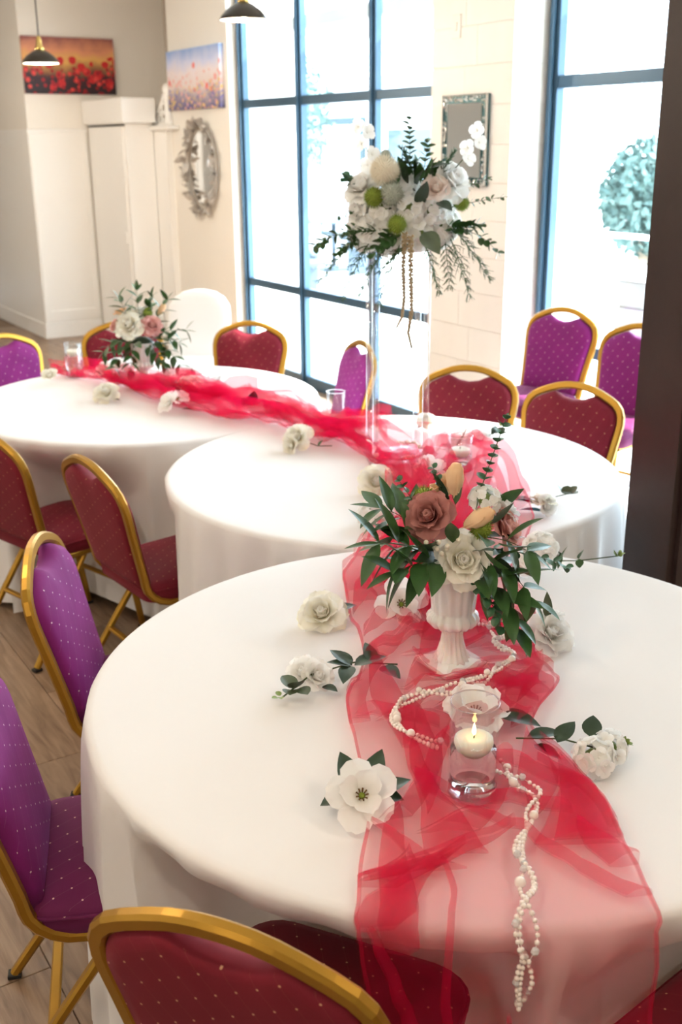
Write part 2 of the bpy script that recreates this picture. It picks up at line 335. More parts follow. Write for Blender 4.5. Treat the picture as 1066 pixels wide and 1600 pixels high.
def bezier(p0, p1, p2, n):
    p0, p1, p2 = Vector(p0), Vector(p1), Vector(p2)
    return [p0 * (1 - t) ** 2 + p1 * 2 * t * (1 - t) + p2 * t * t for t in [i / (n - 1) for i in range(n)]]

# ================================================================== THE SETTING
CEIL = 3.4
def rb(*a, **k): return MB().box(*a, **k)
floor = struct('floor', rb(-14.5, 6.0, -0.3, 9.0, -0.12, -0.012), mat('subfloor', (0.26, 0.18, 0.12), 0.6, noise=(4, 0.2)), 'oak plank floor of the banquet room')
# planks run along the window wall
pw, pl = 0.205, 1.25
pm = MB().box(-pl / 2 + .001, pl / 2 - .001, -pw / 2 + .001, pw / 2 - .001, -0.012, 0.0, bev=0.0012).mesh('plank', M['plank'])
for r in range(27):
    off = (r * 0.437) % pl
    for k in range(11):
        link('plank', pm, floor, Matrix.Translation((3.2 - off - k * pl, -0.1 + pw * (r + .5), 0)))
struct('ceiling', rb(-14.5, 6.0, -0.64, 9.0, CEIL, CEIL + 0.15), M['ceiling'], 'white painted ceiling above the tables')

# window wall, from the far end towards the camera and past it
WT = -0.32
wl = struct('wall_window', MB().box(-0.48, 0.655, -0.62, 0, 0, CEIL), M['wall'], 'cream wall with the wreath and the small canvas beside the window')
def header(s0, s1): MB().box(s0, s1, WT, 0, 3.05, CEIL).obj('lintel', M['wall'], wl)
for a in ((-3.45, -0.48), (-6.9, -4.04)): header(*a)
# brick-built piers: painted blocks in courses
def pier(s0, s1, label):
    core = struct('wall_pier', MB().box(s0 + .006, s1 - .006, WT + .006, 0.144, 0, CEIL), M['block'], label)
    z = 0.0; i = 0; Wd = s1 - s0
    cache = {}
    while z < CEIL - 0.05:
        h = min(0.2, CEIL - z); cut = (0.40, 0.30)[i % 2]
        for a, b in ((s0, s0 + cut), (s0 + cut, s1)):
            key = (round(a - s0, 2), round(b - s0, 2), round(h, 2))
            if key not in cache: cache[key] = MB().box(.0012, b - a - .0012, WT, 0.15, .0012, h - .0012, bev=0.0018).mesh('block', M['block'])
            link('block', cache[key], core, Matrix.Translation((a, 0, z)))
        z += 0.2; i += 1
    return core
pier(-4.04, -3.34, 'cream painted block pier with the bevelled mirror between the windows')
struct('wall_end', MB().box(-14.5, -6.9, WT, 0, 0, CEIL), M['wall'], 'cream wall beyond the dark post, past the last window')
struct('wall_back', MB().box(-14.65, -14.5, WT, 9.0, 0, CEIL), M['wall'], 'cream wall behind the photographer')
struct('wall_left', MB().box(-14.5, 6.0, 9.0, 9.15, 0, CEIL), M['wall'], 'cream wall across the room')
struct('wall_far', MB().box(6.0, 6.15, 0.8, 9.0, 0, CEIL), M['wall'], 'cream wall at the far end of the room')

# steel windows
def window(n, s0, s1, label):
    e = thing('window_%d' % n, label, None, ROOM); e['kind'] = 'structure'
    f0, f1 = -0.135, -0.085
    nb = 3; xs = [s1 - (s1 - s0) * k / nb for k in range(nb + 1)]
    if n == 1: xs = [-0.48, -1.42, -2.38, -3.34]
    for k, x in enumerate(xs):
        hw = 0.040; cx = x - hw if k == 0 else (x + hw if k == len(xs) - 1 else x)
        MB().box(cx - hw, cx + hw, f0, f1, 0.02, 3.05, bev=0.004).obj('mullion', M['frame'], e)
        MB().box(cx - .012, cx + .012, f1, f1 + 0.022, 0.02, 3.05, bev=0.003).obj('mullion_cap', M['frame'], e)
    for z, t in ((0.045, 0.05), (0.735, 0.032), (2.105, 0.032), (3.02, 0.03)):
        for k in range(nb):
            a, b = xs[k + 1] + .04, xs[k] - .04
            MB().box(a, b, f0 + .004, f1 - .004, z - t, z + t, bev=0.004).obj('transom', M['frame'], e)
    for k in range(nb):
        for z0, z1 in ((0.09, 0.70), (0.765, 2.07), (2.14, 2.99)):
            MB().box(xs[k + 1] + .035, xs[k] - .035, -0.115, -0.109, z0 - .01, z1 + .01).obj('pane', M['pane'], e)
    MB().box(s0, s1, WT, -0.14, 0.0, 0.03, bev=0.004).obj('sill', M['white_trim'], e)
    return e
window(1, -3.34, -0.48, 'tall steel window with three bays beside the wreath')
window(2, -6.9, -4.04, 'tall steel window behind the two chairs by the post')
plat = struct('floor_riser', MB().box(-6.85, -4.06, -0.08, 0.74, 0.0, 0.13, bev=0.008), M['white_trim'], 'low white riser under the window behind the dark post')
MB().box(-6.85, -4.06, 0.74, 0.752, 0.10, 0.13, bev=0.003).obj('nosing', M['frame'], plat)

# far end: panelled white wall, tall cupboard, niche
far = struct('wall_panelled', MB().box(1.91, 6.0, -0.62, 0.90, 0, CEIL), M['wall'], 'cream wall end carrying the poppy canvas above white panelling')
MB().box(1.895, 1.91, 0.33, 0.905, 1.925, 1.955, bev=0.004).obj('dado_rail', M['white_trim'], far)
MB().box(1.895, 6.0, 0.90, 0.912, 1.925, 1.955, bev=0.003).obj('dado_rail', M['white_trim'], far)
MB().box(1.902, 1.91, 0.34, 0.90, 0.14, 1.925).obj('wainscot_panel', M['white_trim'], far)
MB().box(1.908, 6.0, 0.90, 0.906, 0.14, 1.925).obj('wainscot_panel', M['white_trim'], far)
for a in ((0.345, 0.385), (0.845, 0.895)): MB().box(1.892, 1.902, a[0], a[1], 0.16, 1.92, bev=0.003).obj('panel_stile', M['white_trim'], far)
MB().box(1.892, 1.902, 0.385, 0.845, 0.16, 0.27, bev=0.003).obj('panel_rail', M['white_trim'], far)
b0 = struct('baseboard_far', MB().box(1.888, 1.91, 0.34, 0.915, 0, 0.15, bev=0.006), M['white_trim'], 'white skirting under the panelled wall end')
MB().box(1.912, 6.0, 0.90, 0.92, 0, 0.15, bev=0.006).obj('skirting_return', M['white_trim'], b0)
struct('baseboard_window', MB().box(-0.48, 0.655, 0.0, 0.018, 0, 0.13, bev=0.005), M['white_trim'], 'white skirting under the wreath')
# low wall with ledge and dark niche above it
struct('wall_niche', MB().box(0.655, 1.91, -0.62, -0.52, 0, CEIL), M['taupe'], 'wall at the back of the niche, its shade put into a taupe colour')
nich = struct('wall_low', MB().box(0.655, 1.91, -0.52, 0.06, 0, 1.93), M['white_trim'], 'low white wall under the fretwork bracket')
MB().box(0.50, 1.40, -0.52, 0.11, 1.93, 1.965, bev=0.006).obj('ledge', M['white_trim'], nich)
# tall white cupboard in the corner
cup = thing('cupboard', 'tall white cupboard with overhanging top in the panelled corner', 'cupboard', ROOM)
MB().box(0.93, 1.885, 0.066, 0.325, 0.0, 1.99, bev=0.004).obj('body', M['white_trim'], cup)
dr = MB().box(0.99, 1.76, 0.325, 0.338, 0.12, 1.965, bev=0.004).obj('door', M['white_trim'], cup)
MB().box(1.02, 1.06, 0.338, 0.35, 0.95, 1.05, bev=0.003).obj('handle', M['white_trim'], dr)
MB().box(0.86, 1.885, 0.066, 0.375, 1.99, 2.20, bev=0.004).obj('crown', M['white_trim'], cup)
MB().box(0.945, 1.88, 0.326, 0.3275, 1.968, 1.982).obj('crown_shade_strip', M['cap'], cup)  # dark strip standing for the shade line under the crown

# dark post
post = thing('trim_1', 'dark brown painted timber post beside the front table', None, Matrix.Translation((0.957, 2.945, 0)) @ Matrix.Rotation(ROOM_A, 4, 'Z')); post['kind'] = 'structure'
MB().box(0, 0.17, -0.30, 0, 0, CEIL, bev=0.006).obj('post_core', M['post'], post)
MB().box(-0.014, 0.0, -0.30, -0.03, 0, CEIL, bev=0.003).obj('post_board', M['post'], post)
MB().box(-0.02, 0.19, -0.32, 0.02, 0, 0.16, bev=0.006).obj('post_plinth', M['post'], post)

# ------------------------------------------------------------------ outdoors
struct('ground', MB().box(-30, 30, -40, -0.33, -0.30, -0.06), M['concrete'], 'pale paving outside the windows')
bd = thing('shop_building', 'white rendered building with a doorway seen through the left window', 'building', ROOM @ Matrix.Translation((11.0, -8.3, -0.06)))
MB().box(-3.6, 5, -3, 0, 0, 2.9, bev=0.02).obj('wall', M['stucco'], bd)
MB().box(-3.8, 5.2, -3.2, 0.2, 2.9, 3.05, bev=0.02).obj('roof_edge', M['stucco'], bd)
d1 = MB().box(-0.85, 0.85, 0.0, 0.06, 0.0, 2.35, bev=0.01).obj('doorway', M['grey_trim'], bd)
MB().box(-0.70, 0.70, 0.06, 0.08, 0.1, 2.2).obj('door_leaf', M['stucco'], d1)
for k in range(2):
    wn = MB().box(-3.2 + 5.0 * k, -1.6 + 5.0 * k, 0.0, 0.06, 0.9, 2.2, bev=0.01).obj('shop_window', M['stucco'], bd); MB().box(-3.1 + 5.0 * k, -1.7 + 5.0 * k, 0.06, 0.075, 1.0, 2.1).obj('pane', M['teal_glass'], wn)
aw = tag(MB().box(-7.6, -0.52, -1.25, -0.36, 2.62, 2.72, bev=0.01).obj('awning', M['stucco'], None, mw=ROOM), 'white awning slab over the windows outside', 'awning')
def tree(s, o, h, r, label, seed):
    rnd = random.Random(seed)
    t = thing('street_tree', label, 'tree', ROOM @ Matrix.Translation((s, o, -0.06)))
    MB().tube([(0, 0, 0), (0.04, 0.02, h * .35), (0.0, 0.05, h * .7)], [0.09, 0.07, 0.03], 8).obj('trunk', M['bark'], t, True)
    mb = MB()
    for i in range(3200):
        d = Vector((rnd.gauss(0, 1), rnd.gauss(0, 1), rnd.gauss(0, 1))).normalized() * r * rnd.random() ** 0.4
        c = Vector((d.x, d.y, h * .68 + d.z * 1.15)); a = Vector((rnd.gauss(0, 1), rnd.gauss(0, 1), rnd.gauss(0, 1))).normalized() * 0.055; b_ = a.orthogonal().normalized() * 0.03
        mb.add([c - a, c - b_, c + a, c + b_], [(0, 1, 2, 3)])
    k = mb.obj('foliage', M['outdoor_leaf'], t); k['kind'] = 'stuff'
    return t
tree(7.8, -5.0, 3.4, 0.95, 'pale leafy tree outside the left bay of the steel window', 1)
tree(12.6, -6.9, 3.2, 1.1, 'leafy tree beside the doorway of the white building', 2)
tree(-0.35, -5.0, 1.9, 0.55, 'small leafy tree outside behind the railing by the post', 3)
rail = thing('patio_railing', 'white patio railing outside the window beside the post', 'railing', ROOM @ Matrix.Translation((-2.0, -3.0, -0.06)))
for z in (0.55, 0.85, 1.1): MB().tube([(-1.2, 0, z), (0.55, 0, z)], 0.022, 8).obj('rail', M['stucco'], rail, True)
for k in range(3): MB().box(-1.2 + k * .85, -1.15 + k * .85, -.025, .025, 0, 1.13).obj('post', M['stucco'], rail)
pil = thing('stone_pillar', 'pale stone pillar on the patio beside the railing', 'pillar', ROOM @ Matrix.Translation((-2.62, -2.5, -0.06)))
for k in range(4): MB().box(-.15, .15, -.15, .15, k * .21, k * .21 + .205, bev=0.012).obj('stone', mat('grey_stone', (0.20, 0.19, 0.19), 0.9, noise=(9, .3)), pil)
MB().box(-.18, .18, -.18, .18, .84, .90, bev=0.012).obj('cap', M['stucco'], pil)
for i, (s, o, lb) in enumerate(((4.3, -3.0, 'blue-grey patio table outside the lower left window panes'), (5.9, -4.9, 'blue-grey patio table farther out on the paving'))):
    pt = thing('patio_table', lb, 'table', ROOM @ Matrix.Translation((s, o, -0.06)))
    MB().lathe([(0.0, .72), (.52, .72), (.53, .735), (.52, .75), (0.0, .75)], 28).obj('top', M['patio'], pt, False)
    MB().lathe([(.04, 0.02), (.04, .72)], 12).obj('pole', M['patio'], pt, True); MB().lathe([(0, 0), (.32, 0), (.32, .03), (.05, .06), (0, .06)], 20).obj('base', M['patio'], pt)
    for k in range(3):
        a = 1.0 + k * 2.1; q = MB().box(-.22, .22, -.22, .22, .40, .45, bev=.01).obj('bench_seat', M['patio'], pt, False, Matrix.Rotation(a, 4, 'Z') @ Matrix.Translation((.78, 0, 0)))
        MB().box(-.05, .05, -.18, .18, 0, .40, bev=.005).obj('bench_leg', M['patio'], q)

# ================================================================== WALL THINGS
cv = thing('canvas_painting', 'wide canvas of red poppies under an orange sunset', 'painting', ROOM @ Matrix.Translation((1.91, 0.02, 2.262)) @ Matrix.Rotation(PI / 2, 4, 'Z'))
MB().box(0, 0.875, 0.002, 0.035, 0, 0.49, bev=0.002).obj('canvas', painting('poppy_sunset_print', 'sunset'), cv)
cv2 = thing('canvas_painting', 'small canvas of pastel meadow flowers under a blue sky above the wreath', 'painting', ROOM @ Matrix.Translation((-0.41, 0.0, 2.085)))
MB().box(0, 1.02, 0.002, 0.04, 0, 0.47, bev=0.002).obj('canvas', painting('meadow_print', 'meadow'), cv2)

# bevelled mirror on the pier
mr = thing('wall_mirror', 'rectangular mirror with crushed silver border on the cream pier', 'mirror', ROOM @ Matrix.Translation((-3.87, 0.15, 1.582)))
MB().box(0, 0.385, 0.001, 0.022, 0, 0.475, bev=0.002).obj('backing', mat('mirror_edge_teal', (0.05, 0.12, 0.13), 0.2, metal=0.5, noise=(5, 0.1)), mr)
MB().box(0.045, 0.34, 0.022, 0.026, 0.045, 0.43, bev=0.0015).obj('mirror_glass', M['mirror'], mr)
mb = MB(); rnd = random.Random(3)
for k in range(260):
    side = rnd.randrange(4); t = rnd.random(); d = rnd.uniform(0.006, 0.036)
    x, z = ((d, t * .475), (.385 - d, t * .475), (t * .385, d), (t * .385, .475 - d))[side]
    rr = rnd.uniform(.005, .009); a = rnd.random() * PI
    mb.add([(x + rr * math.cos(a + q * PI / 2), 0.0225 + rnd.uniform(0, .004), z + rr * math.sin(a + q * PI / 2)) for q in range(4)] + [(x, .028, z)], [(0, 1, 4), (1, 2, 4), (2, 3, 4), (3, 0, 4), (3, 2, 1, 0)])
cb = mb.obj('crushed_glass_border', mat('crushed_silver', (0.75, 0.73, 0.68), 0.15, metal=0.9, noise=(60, 0.3)), mr); cb['kind'] = 'stuff'
fr = MB()
for a in ((0, .385, 0, .006), (0, .385, .469, .475), (0, .006, 0, .475), (.379, .385, 0, .475)): fr.box(a[0], a[1], .018, .031, a[2], a[3])
fr.obj('edge_strip', M['mirror'], mr)

sw = thing('switch_plate', 'small white wall plate high on the cream pier', 'switch plate', ROOM @ Matrix.Translation((-3.60, 0.15, 2.345)))
MB().box(0, 0.075, 0.001, 0.008, 0, 0.12, bev=0.002).obj('plate', M['plastic'], sw); MB().box(.026, .049, .008, .013, .04, .08, bev=0.0015).obj('rocker', M['plastic'], sw)

# oval wreath mirror
wr = thing('wreath_mirror', 'oval mirror ringed by a wreath of silver leaves', 'wreath mirror', ROOM @ Matrix.Translation((0.03, 0.0, 1.615)) @ Matrix.Diagonal((1.16, 1, 1, 1)))
MB().loft([[(.20 * math.cos(t), y, .30 * math.sin(t)) for t in [-2 * PI * k / 40 for k in range(40)]] for y in (0.004, 0.02)]).obj('mirror_glass', M['mirror'], wr)
MB().tube([(.245 * math.cos(2 * PI * k / 40), .03, .345 * math.sin(2 * PI * k / 40)) for k in range(40)], 0.018, 6, closed=True).obj('ring', M['silver_leaf'], wr, True)
def leaf_data(L, W, fold=0.25, arch=0.25, nv=6, tipw=1.0, rnd_=0.0):
    """a leaf along +Z, face towards +Y, folded at the midrib; tipw<1 pointed, >1 round"""
    vs, fs = [], []
    for i in range(nv + 1):
        v = i / nv; w = W * (math.sin(PI * min(1, v ** (0.75 if tipw < 1 else 0.9) * 0.999)) ** (0.9 if tipw < 1 else 0.55)) * .5
        a = arch * v; z = L * v * (1 - .12 * arch * v); y = -L * arch * v * v * .5
        for u in (-1, -.5, 0, .5, 1): vs.append((u * w, y + abs(u) * w * fold, z))
    for i in range(nv):
        for j in range(4): a = i * 5 + j; fs.append((a, a + 1, a + 6, a + 5))
    return vs, fs
wl_mesh = MB().add(*leaf_data(0.115, 0.055, .3, .5, 4)).mesh('leaf', M['silver_leaf'], True)
rnd = random.Random(5)
for k in range(90):
    t = 2 * PI * k / 90 + rnd.uniform(-.05, .05); p = Vector((.245 * math.cos(t), .035, .345 * math.sin(t)))
    out_ = Vector((math.cos(t), 0, math.sin(t))); tan = Vector((-math.sin(t), 0, math.cos(t)))
    d = out_ * rnd.uniform(-.35, .8) + tan * rnd.choice((-1, 1)) * rnd.uniform(.4, 1) + Vector((0, rnd.uniform(.15, .8), 0))
    link('leaf', wl_mesh, wr, aim(p, d, rnd.uniform(0, 6)) @ Matrix.Scale(rnd.uniform(.6, 1.05), 4))

# fretwork bracket on the ledge
fb = thing('fretwork_bracket', 'white carved fretwork bracket with turned post standing on the ledge', 'bracket', ROOM @ Matrix.Translation((0.66, 0.02, 1.965)))
MB().lathe([(.045, 0), (.045, .06), (.035, .07), (.035, .20), (.05, .215), (.05, .235), (.03, .25), (.045, .275), (.05, .30), (.035, .335), (0.01, .35)], 20, (0, 0, 0)).obj('turned_post', M['white_trim'], fb, True)
def ringpath(cx, cz, r, n=18): return [(cx + r * math.cos(2 * PI * k / n), 0, cz + r * math.sin(2 * PI * k / n)) for k in range(n)]
for cx, cz, r in ((.10, .06, .045), (.18, .055, .04), (.26, .045, .03), (.10, .15, .04), (.17, .13, .032), (.09, .225, .03)):
    MB().tube(ringpath(cx, cz, r), 0.012, 6, closed=True).obj('scroll', M['white_trim'], fb, True)
MB().tube([(.04, 0, .28), (.12, 0, .22), (.20, 0, .15), (.30, 0, .07), (.36, 0, .02)], .014, 6).obj('scroll_rail', M['white_trim'], fb, True)
MB().box(0.03, .38, -.02, .02, 0, .02, bev=0.004).obj('base_strip', M['white_trim'], fb)

# pendants: two seen, the rest added out of view to brighten tables, far wall and mirrors
def pendant(x, y, z, label, D=0.25, power=None):
    p = thing('pendant_lamp', label, 'pendant lamp', at(x, y, z), 'bronze pendant lamps')
    R = D / 2
    MB().lathe([(R, 0), (R * 1.01, .004), (R * .93, .022), (R * .72, .05), (R * .42, .075), (R * .26, .085), (R * .25, .083), (R * .40, .071), (R * .70, .046), (R * .90, .020), (R * .985, .0)], 36, cap=False).obj('shade', M['bronze'], p, True)
    MB().lathe([(R * .965, .004), (R * .88, .020), (R * .68, .044), (R * .38, .068), (.012, .078)], 36, cap=False).obj('shade_lining', M['enamel'], p, True)
    MB().lathe([(R * .27, .083), (R * .24, .10), (R * .17, .115), (R * .15, .14), (R * .13, .155), (.012, .17), (.006, .172)], 24).obj('socket_cup', M['brass'], p, True)
    MB().ball((0, 0, .035), .028, 12, 8).obj('bulb', M['bulb'], p, True)
    MB().tube([(0, 0, .165), (0, 0, CEIL - z)], .0045, 6).obj('cord', M['cap'], p, True)
    MB().lathe([(.0, CEIL - z - .001), (.05, CEIL - z - .001), (.05, CEIL - z - .02), (.01, CEIL - z - .03)], 20).obj('ceiling_rose', M['bronze'], p, True)
    d = bpy.data.lights.new('pendant_light', 'POINT'); d.energy = LAMP_W if power is None else power; d.color = LAMP_C; d.shadow_soft_size = 0.04
    lo = bpy.data.objects.new('pendant_light', d); COL.objects.link(lo); lo.parent = p; lo.location = (0, 0, -0.03)
pendant(-1.997, 7.849, 2.331, 'bronze pendant lamp hanging in front of the poppy canvas')
pendant(-0.485, 6.14, 2.42, 'bronze pendant lamp hanging at the top edge above the steel window')
for x, y, wh in ((-2.6, 5.2, 'beside the far table'), (-1.7, 3.0, 'beside the rose-red chair'), (-0.7, 1.0, 'above the purple chairs'), (0.75, -0.6, 'behind the camera'), (1.35, 0.75, 'on the window side of the front table'), (-1.2, -0.6, 'behind the camera on the aisle side'), (-3.6, 2.2, 'in the second row by the middle table'), (-4.2, 6.4, 'in the second row by the panelled wall end'), (-5.6, 4.6, 'in the third row by the far table'), (-3.35, 8.9, 'next to the panelled wall end'), (-3.25, 7.2, 'in front of the panelled wall end'), (-4.6, 8.4, 'in the third row by the panelled wall end'), (-5.0, 0.4, 'in the third row behind the camera'), (-2.6, -1.6, 'in the last row behind the camera')):
    pendant(x, y, 2.42, 'added bronze pendant lamp out of view ' + wh)

# ================================================================== CHAIRS
def back_y(z): return -0.205 - 0.24 * (z - 0.47)
def bz(x, z): return (x * .985, .5 + (z - .5) * .932 if z > .5 else z)
def back_half():
    """right half of the back tube outline (x, z), from the bend up to the crown centre"""
    return [bz(*p) for p in [(0.188, 0.50), (0.196, 0.58), (0.206, 0.66), (0.214, 0.72), (0.217, 0.755), (0.214, 0.785), (0.203, 0.812), (0.184, 0.833), (0.155, 0.850), (0.115, 0.868), (0.080, 0.881), (0.050, 0.888), (0.025, 0.891), (0.0, 0.892)]]
def rrect(a, b, r=0.25):
    a, b = a / 2, b / 2; c = min(a, b) * 2 * r
    return [(-a + c, -b), (a - c, -b), (a, -b + c), (a, b - c), (a - c, b), (-a + c, b), (-a, b - c), (-a, -b + c)]
def make_chair(fab_back, fab_seat):
    t = bpy.data.objects.new('banquet_chair', None); COL.objects.link(t)
    # frame: seat rail, bend, back, crown - one bent tube
    half = [(0.176, 0.14, 0.395), (0.180, 0.0, 0.395), (0.183, -0.10, 0.396)]
    half += [(0.184, -0.10 - 0.108 * math.sin(a), 0.396 + 0.085 * (1 - math.cos(a))) for a in (0.3, 0.6, 0.9, 1.2, 1.45)]
    half += [(x, back_y(z), z) for x, z in back_half()]
    path = half + [(-x, y, z) for x, y, z in half[-2::-1]]
    MB().tube(path, 0, shape=rrect(0.024, 0.030), up=None).obj('back_frame', M['gold'], t)
    # back cushion
    out = [(0.168, 0.455)] + [(x - 0.013, z) for x, z in back_half()[:5]] + [bz(*p) for p in [(0.199, 0.782), (0.189, 0.803), (0.172, 0.820), (0.148, 0.834), (0.112, 0.851), (0.092, 0.858)]]
    out += [bz(*p) for p in [(0.070, 0.850), (0.045, 0.838), (0.0, 0.831)]]
    pts = out + [(-x, z) for x, z in out[-2::-1]] + [(-0.08, 0.452), (0.0, 0.450), (0.08, 0.452)]
    cx, cz = 0.0, 0.66; rings = []
    prof = [(0.02, -.024), (.5, -.023), (.85, -.021), (.965, -.016), (1.0, -.004), (1.0, .008), (.975, .024), (.90, .034), (.6, .042), (.02, .045)]
    for k, y in prof: rings.append([(cx + (x - cx) * k, back_y(cz + (z - cz) * k) + y, cz + (z - cz) * k) for x, z in pts])
    MB().loft(rings).obj('backrest', fab_back, t, True)
    # seat cushion
    o = []
    for (x, y, r, a0) in ((.14, .118, .075, 0), (-.14, .118, .075, PI / 2), (-.145, -.155, .05, PI), (.145, -.155, .05, 1.5 * PI)):
        for k in range(6): a = a0 + PI / 2 * k / 5; o.append((x + r * math.cos(a), y + r * math.sin(a)))
    rings = [[(x * k, y * k, z) for x, y in o] for k, z in ((.02, .402), (.95, .402), (.985, .408), (1.0, .43), (.995, .448), (.96, .462), (.85, .470), (.5, .475), (.02, .477))]
    s_ = MB().loft(rings).obj('seat', fab_seat, t, True)
    MB().tube([(x * 1.0, y * 1.0, .447) for x, y in o], .004, 6, closed=True).obj('piping', fab_seat, s_, True)
    # seat rails, legs, stretchers
    MB().box(-.17, .17, .125, .15, .382, .402, bev=.003).obj('seat_rail', M['gold'], t); MB().box(-.176, .176, -.12, -.095, .383, .402, bev=.003).obj('seat_rail', M['gold'], t)
    for sx in (-1, 1):
        l = MB().tube([(sx * .172, .14, .395), (sx * .176, .165, .2), (sx * .18, .195, .012)], 0, shape=rrect(.021, .024)).obj('leg', M['gold'], t)
        MB().box(sx * .18 - .013, sx * .18 + .013, .181, .209, 0, .014, bev=.003).obj('foot_cap', M['cap'], l)
        l = MB().tube([(sx * .172, -.035, .392), (sx * .182, -.17, .2), (sx * .192, -.298, .012)], 0, shape=rrect(.021, .024)).obj('leg', M['gold'], t)
        MB().box(sx * .192 - .013, sx * .192 + .013, -.314, -.284, 0, .014, bev=.003).obj('foot_cap', M['cap'], l)
    MB().tube([(-.183, -.18, .185), (.183, -.18, .185)], 0, shape=rrect(.014, .022)).obj('stretcher', M['gold'], t)
    MB().tube([(-.177, .168, .185), (.177, .168, .185)], 0, shape=rrect(.014, .022)).obj('stretcher', M['gold'], t)
    return t
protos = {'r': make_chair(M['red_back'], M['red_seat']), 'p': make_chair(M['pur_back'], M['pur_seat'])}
used = set()
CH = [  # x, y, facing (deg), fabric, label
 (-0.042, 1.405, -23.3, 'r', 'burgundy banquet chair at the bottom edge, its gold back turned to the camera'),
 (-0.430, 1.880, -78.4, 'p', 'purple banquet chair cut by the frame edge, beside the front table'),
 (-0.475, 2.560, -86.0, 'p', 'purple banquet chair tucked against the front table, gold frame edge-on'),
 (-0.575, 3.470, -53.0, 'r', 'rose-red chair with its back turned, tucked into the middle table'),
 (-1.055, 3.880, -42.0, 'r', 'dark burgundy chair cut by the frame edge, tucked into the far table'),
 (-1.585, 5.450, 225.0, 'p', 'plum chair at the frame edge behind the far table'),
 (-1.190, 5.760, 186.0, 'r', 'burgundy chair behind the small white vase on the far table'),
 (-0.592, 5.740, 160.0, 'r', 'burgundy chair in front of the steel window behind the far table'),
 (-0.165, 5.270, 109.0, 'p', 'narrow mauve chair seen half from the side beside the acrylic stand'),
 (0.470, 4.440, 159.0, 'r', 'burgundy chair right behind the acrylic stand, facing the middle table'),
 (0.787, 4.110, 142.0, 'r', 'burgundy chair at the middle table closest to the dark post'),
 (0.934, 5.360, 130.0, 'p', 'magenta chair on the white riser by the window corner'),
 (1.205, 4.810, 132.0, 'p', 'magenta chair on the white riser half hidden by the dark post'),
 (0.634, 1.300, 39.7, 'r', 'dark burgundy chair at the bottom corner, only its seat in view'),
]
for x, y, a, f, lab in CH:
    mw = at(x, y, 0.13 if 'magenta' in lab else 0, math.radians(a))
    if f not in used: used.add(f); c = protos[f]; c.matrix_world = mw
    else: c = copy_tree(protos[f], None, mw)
    tag(c, lab, 'chair', 'gold-framed banquet chairs')

# white covered chair by the far table
cc = thing('covered_chair', 'chair under a full white cover behind the far table', 'chair', at(-0.98, 6.95, 0, math.radians(170)))
def rr_ring(cx, cy, hx, hy, z, n=40, p=4.0, amp=0.0, fr=9):
    out = []
    for k in range(n):
        a = 2 * PI * k / n; c_, s_ = math.cos(a), math.sin(a); k_ = (abs(c_) ** p + abs(s_) ** p) ** (-1 / p); w_ = 1 + amp * math.cos(fr * a)
        out.append((cx + hx * c_ * k_ * w_, cy + hy * s_ * k_ * w_, z))
    return out
MB().loft([rr_ring(0, 0, .26, .27, 0.0, amp=.05), rr_ring(0, 0, .24, .25, .2, amp=.035), rr_ring(0, 0, .225, .23, .42, amp=.01), rr_ring(0, 0, .215, .22, .47), rr_ring(0, 0, .18, .19, .482), rr_ring(0, 0, .02, .02, .484)]).obj('seat_cover', M['cover'], cc, True)
MB().loft([rr_ring(0, back_y(z) + .0, hx, hy, z) for z, hx, hy in ((.40, .20, .05), (.55, .205, .05), (.72, .215, .045), (.80, .205, .042), (.85, .17, .038), (.885, .11, .032), (.90, .04, .02))]).obj('back_cover', M['cover'], cc, True)

# ================================================================== TABLES AND CLOTHS
TR = 0.762; TZ = 0.762
TC = [(0.246, 2.014), (0.174, 3.530), (-0.859, 4.628)]
def chair_limits(ti):
    out = []
    cx, cy = TC[ti]
    for x, y, a, f, lab in CH:
        a = math.radians(a); fx, fy = -math.sin(a), math.cos(a); d = math.hypot(x - cx, y - cy)
        if d > 1.15: continue
        if f == 'p' and ti == 0: continue      # the linen simply falls over these two seats
        out.append((x, y, a))
    return out
LIM = [chair_limits(i) for i in range(3)]
def seat_dist(ti, phi):
    """distance from the table centre along phi to the nearest pushed-in seat or neighbouring table"""
    cx, cy = TC[ti]; dx, dy = math.cos(phi), math.sin(phi); best = 9.0
    for x, y, a in LIM[ti]:
        ca, sa = math.cos(-a), math.sin(-a)
        px, py = cx - x, cy - y; ox, oy = ca * px - sa * py, sa * px + ca * py; ux, uy = ca * dx - sa * dy, sa * dx + ca * dy
        t0, t1 = -9, 9
        for o_, u_, lo, hi in ((ox, ux, -.225, .225), (oy, uy, -.33, .21)):
            if abs(u_) < 1e-6:
                if o_ < lo or o_ > hi: t0 = 99
                continue
            a_, b_ = (lo - o_) / u_, (hi - o_) / u_
            if a_ > b_: a_, b_ = b_, a_
            t0, t1 = max(t0, a_), min(t1, b_)
        if t0 < t1 and t0 > 0: best = min(best, t0)
    for j, (qx, qy) in enumerate(TC):
        if j == ti: continue
        d = math.hypot(qx - cx, qy - cy)
        if d < 1.7:
            c_ = (dx * (qx - cx) + dy * (qy - cy)) / d
            if c_ > 0.3: best = min(best, (d / 2 - 0.006) / c_)
    return best
NPHI = 360
def limit_table(ti):
    raw = [min(seat_dist(ti, 2 * PI * k / NPHI) - 0.012, 0.90) for k in range(NPHI)]
    # erode a little, then soften so the linen turns the seat corners
    er = [min(raw[(k + d) % NPHI] for d in range(-1, 2)) for k in range(NPHI)]
    return [min(er[k], sum(er[(k + d) % NPHI] for d in range(-4, 5)) / 9) for k in range(NPHI)]
LTAB = [limit_table(i) for i in range(3)]
FOLD = []
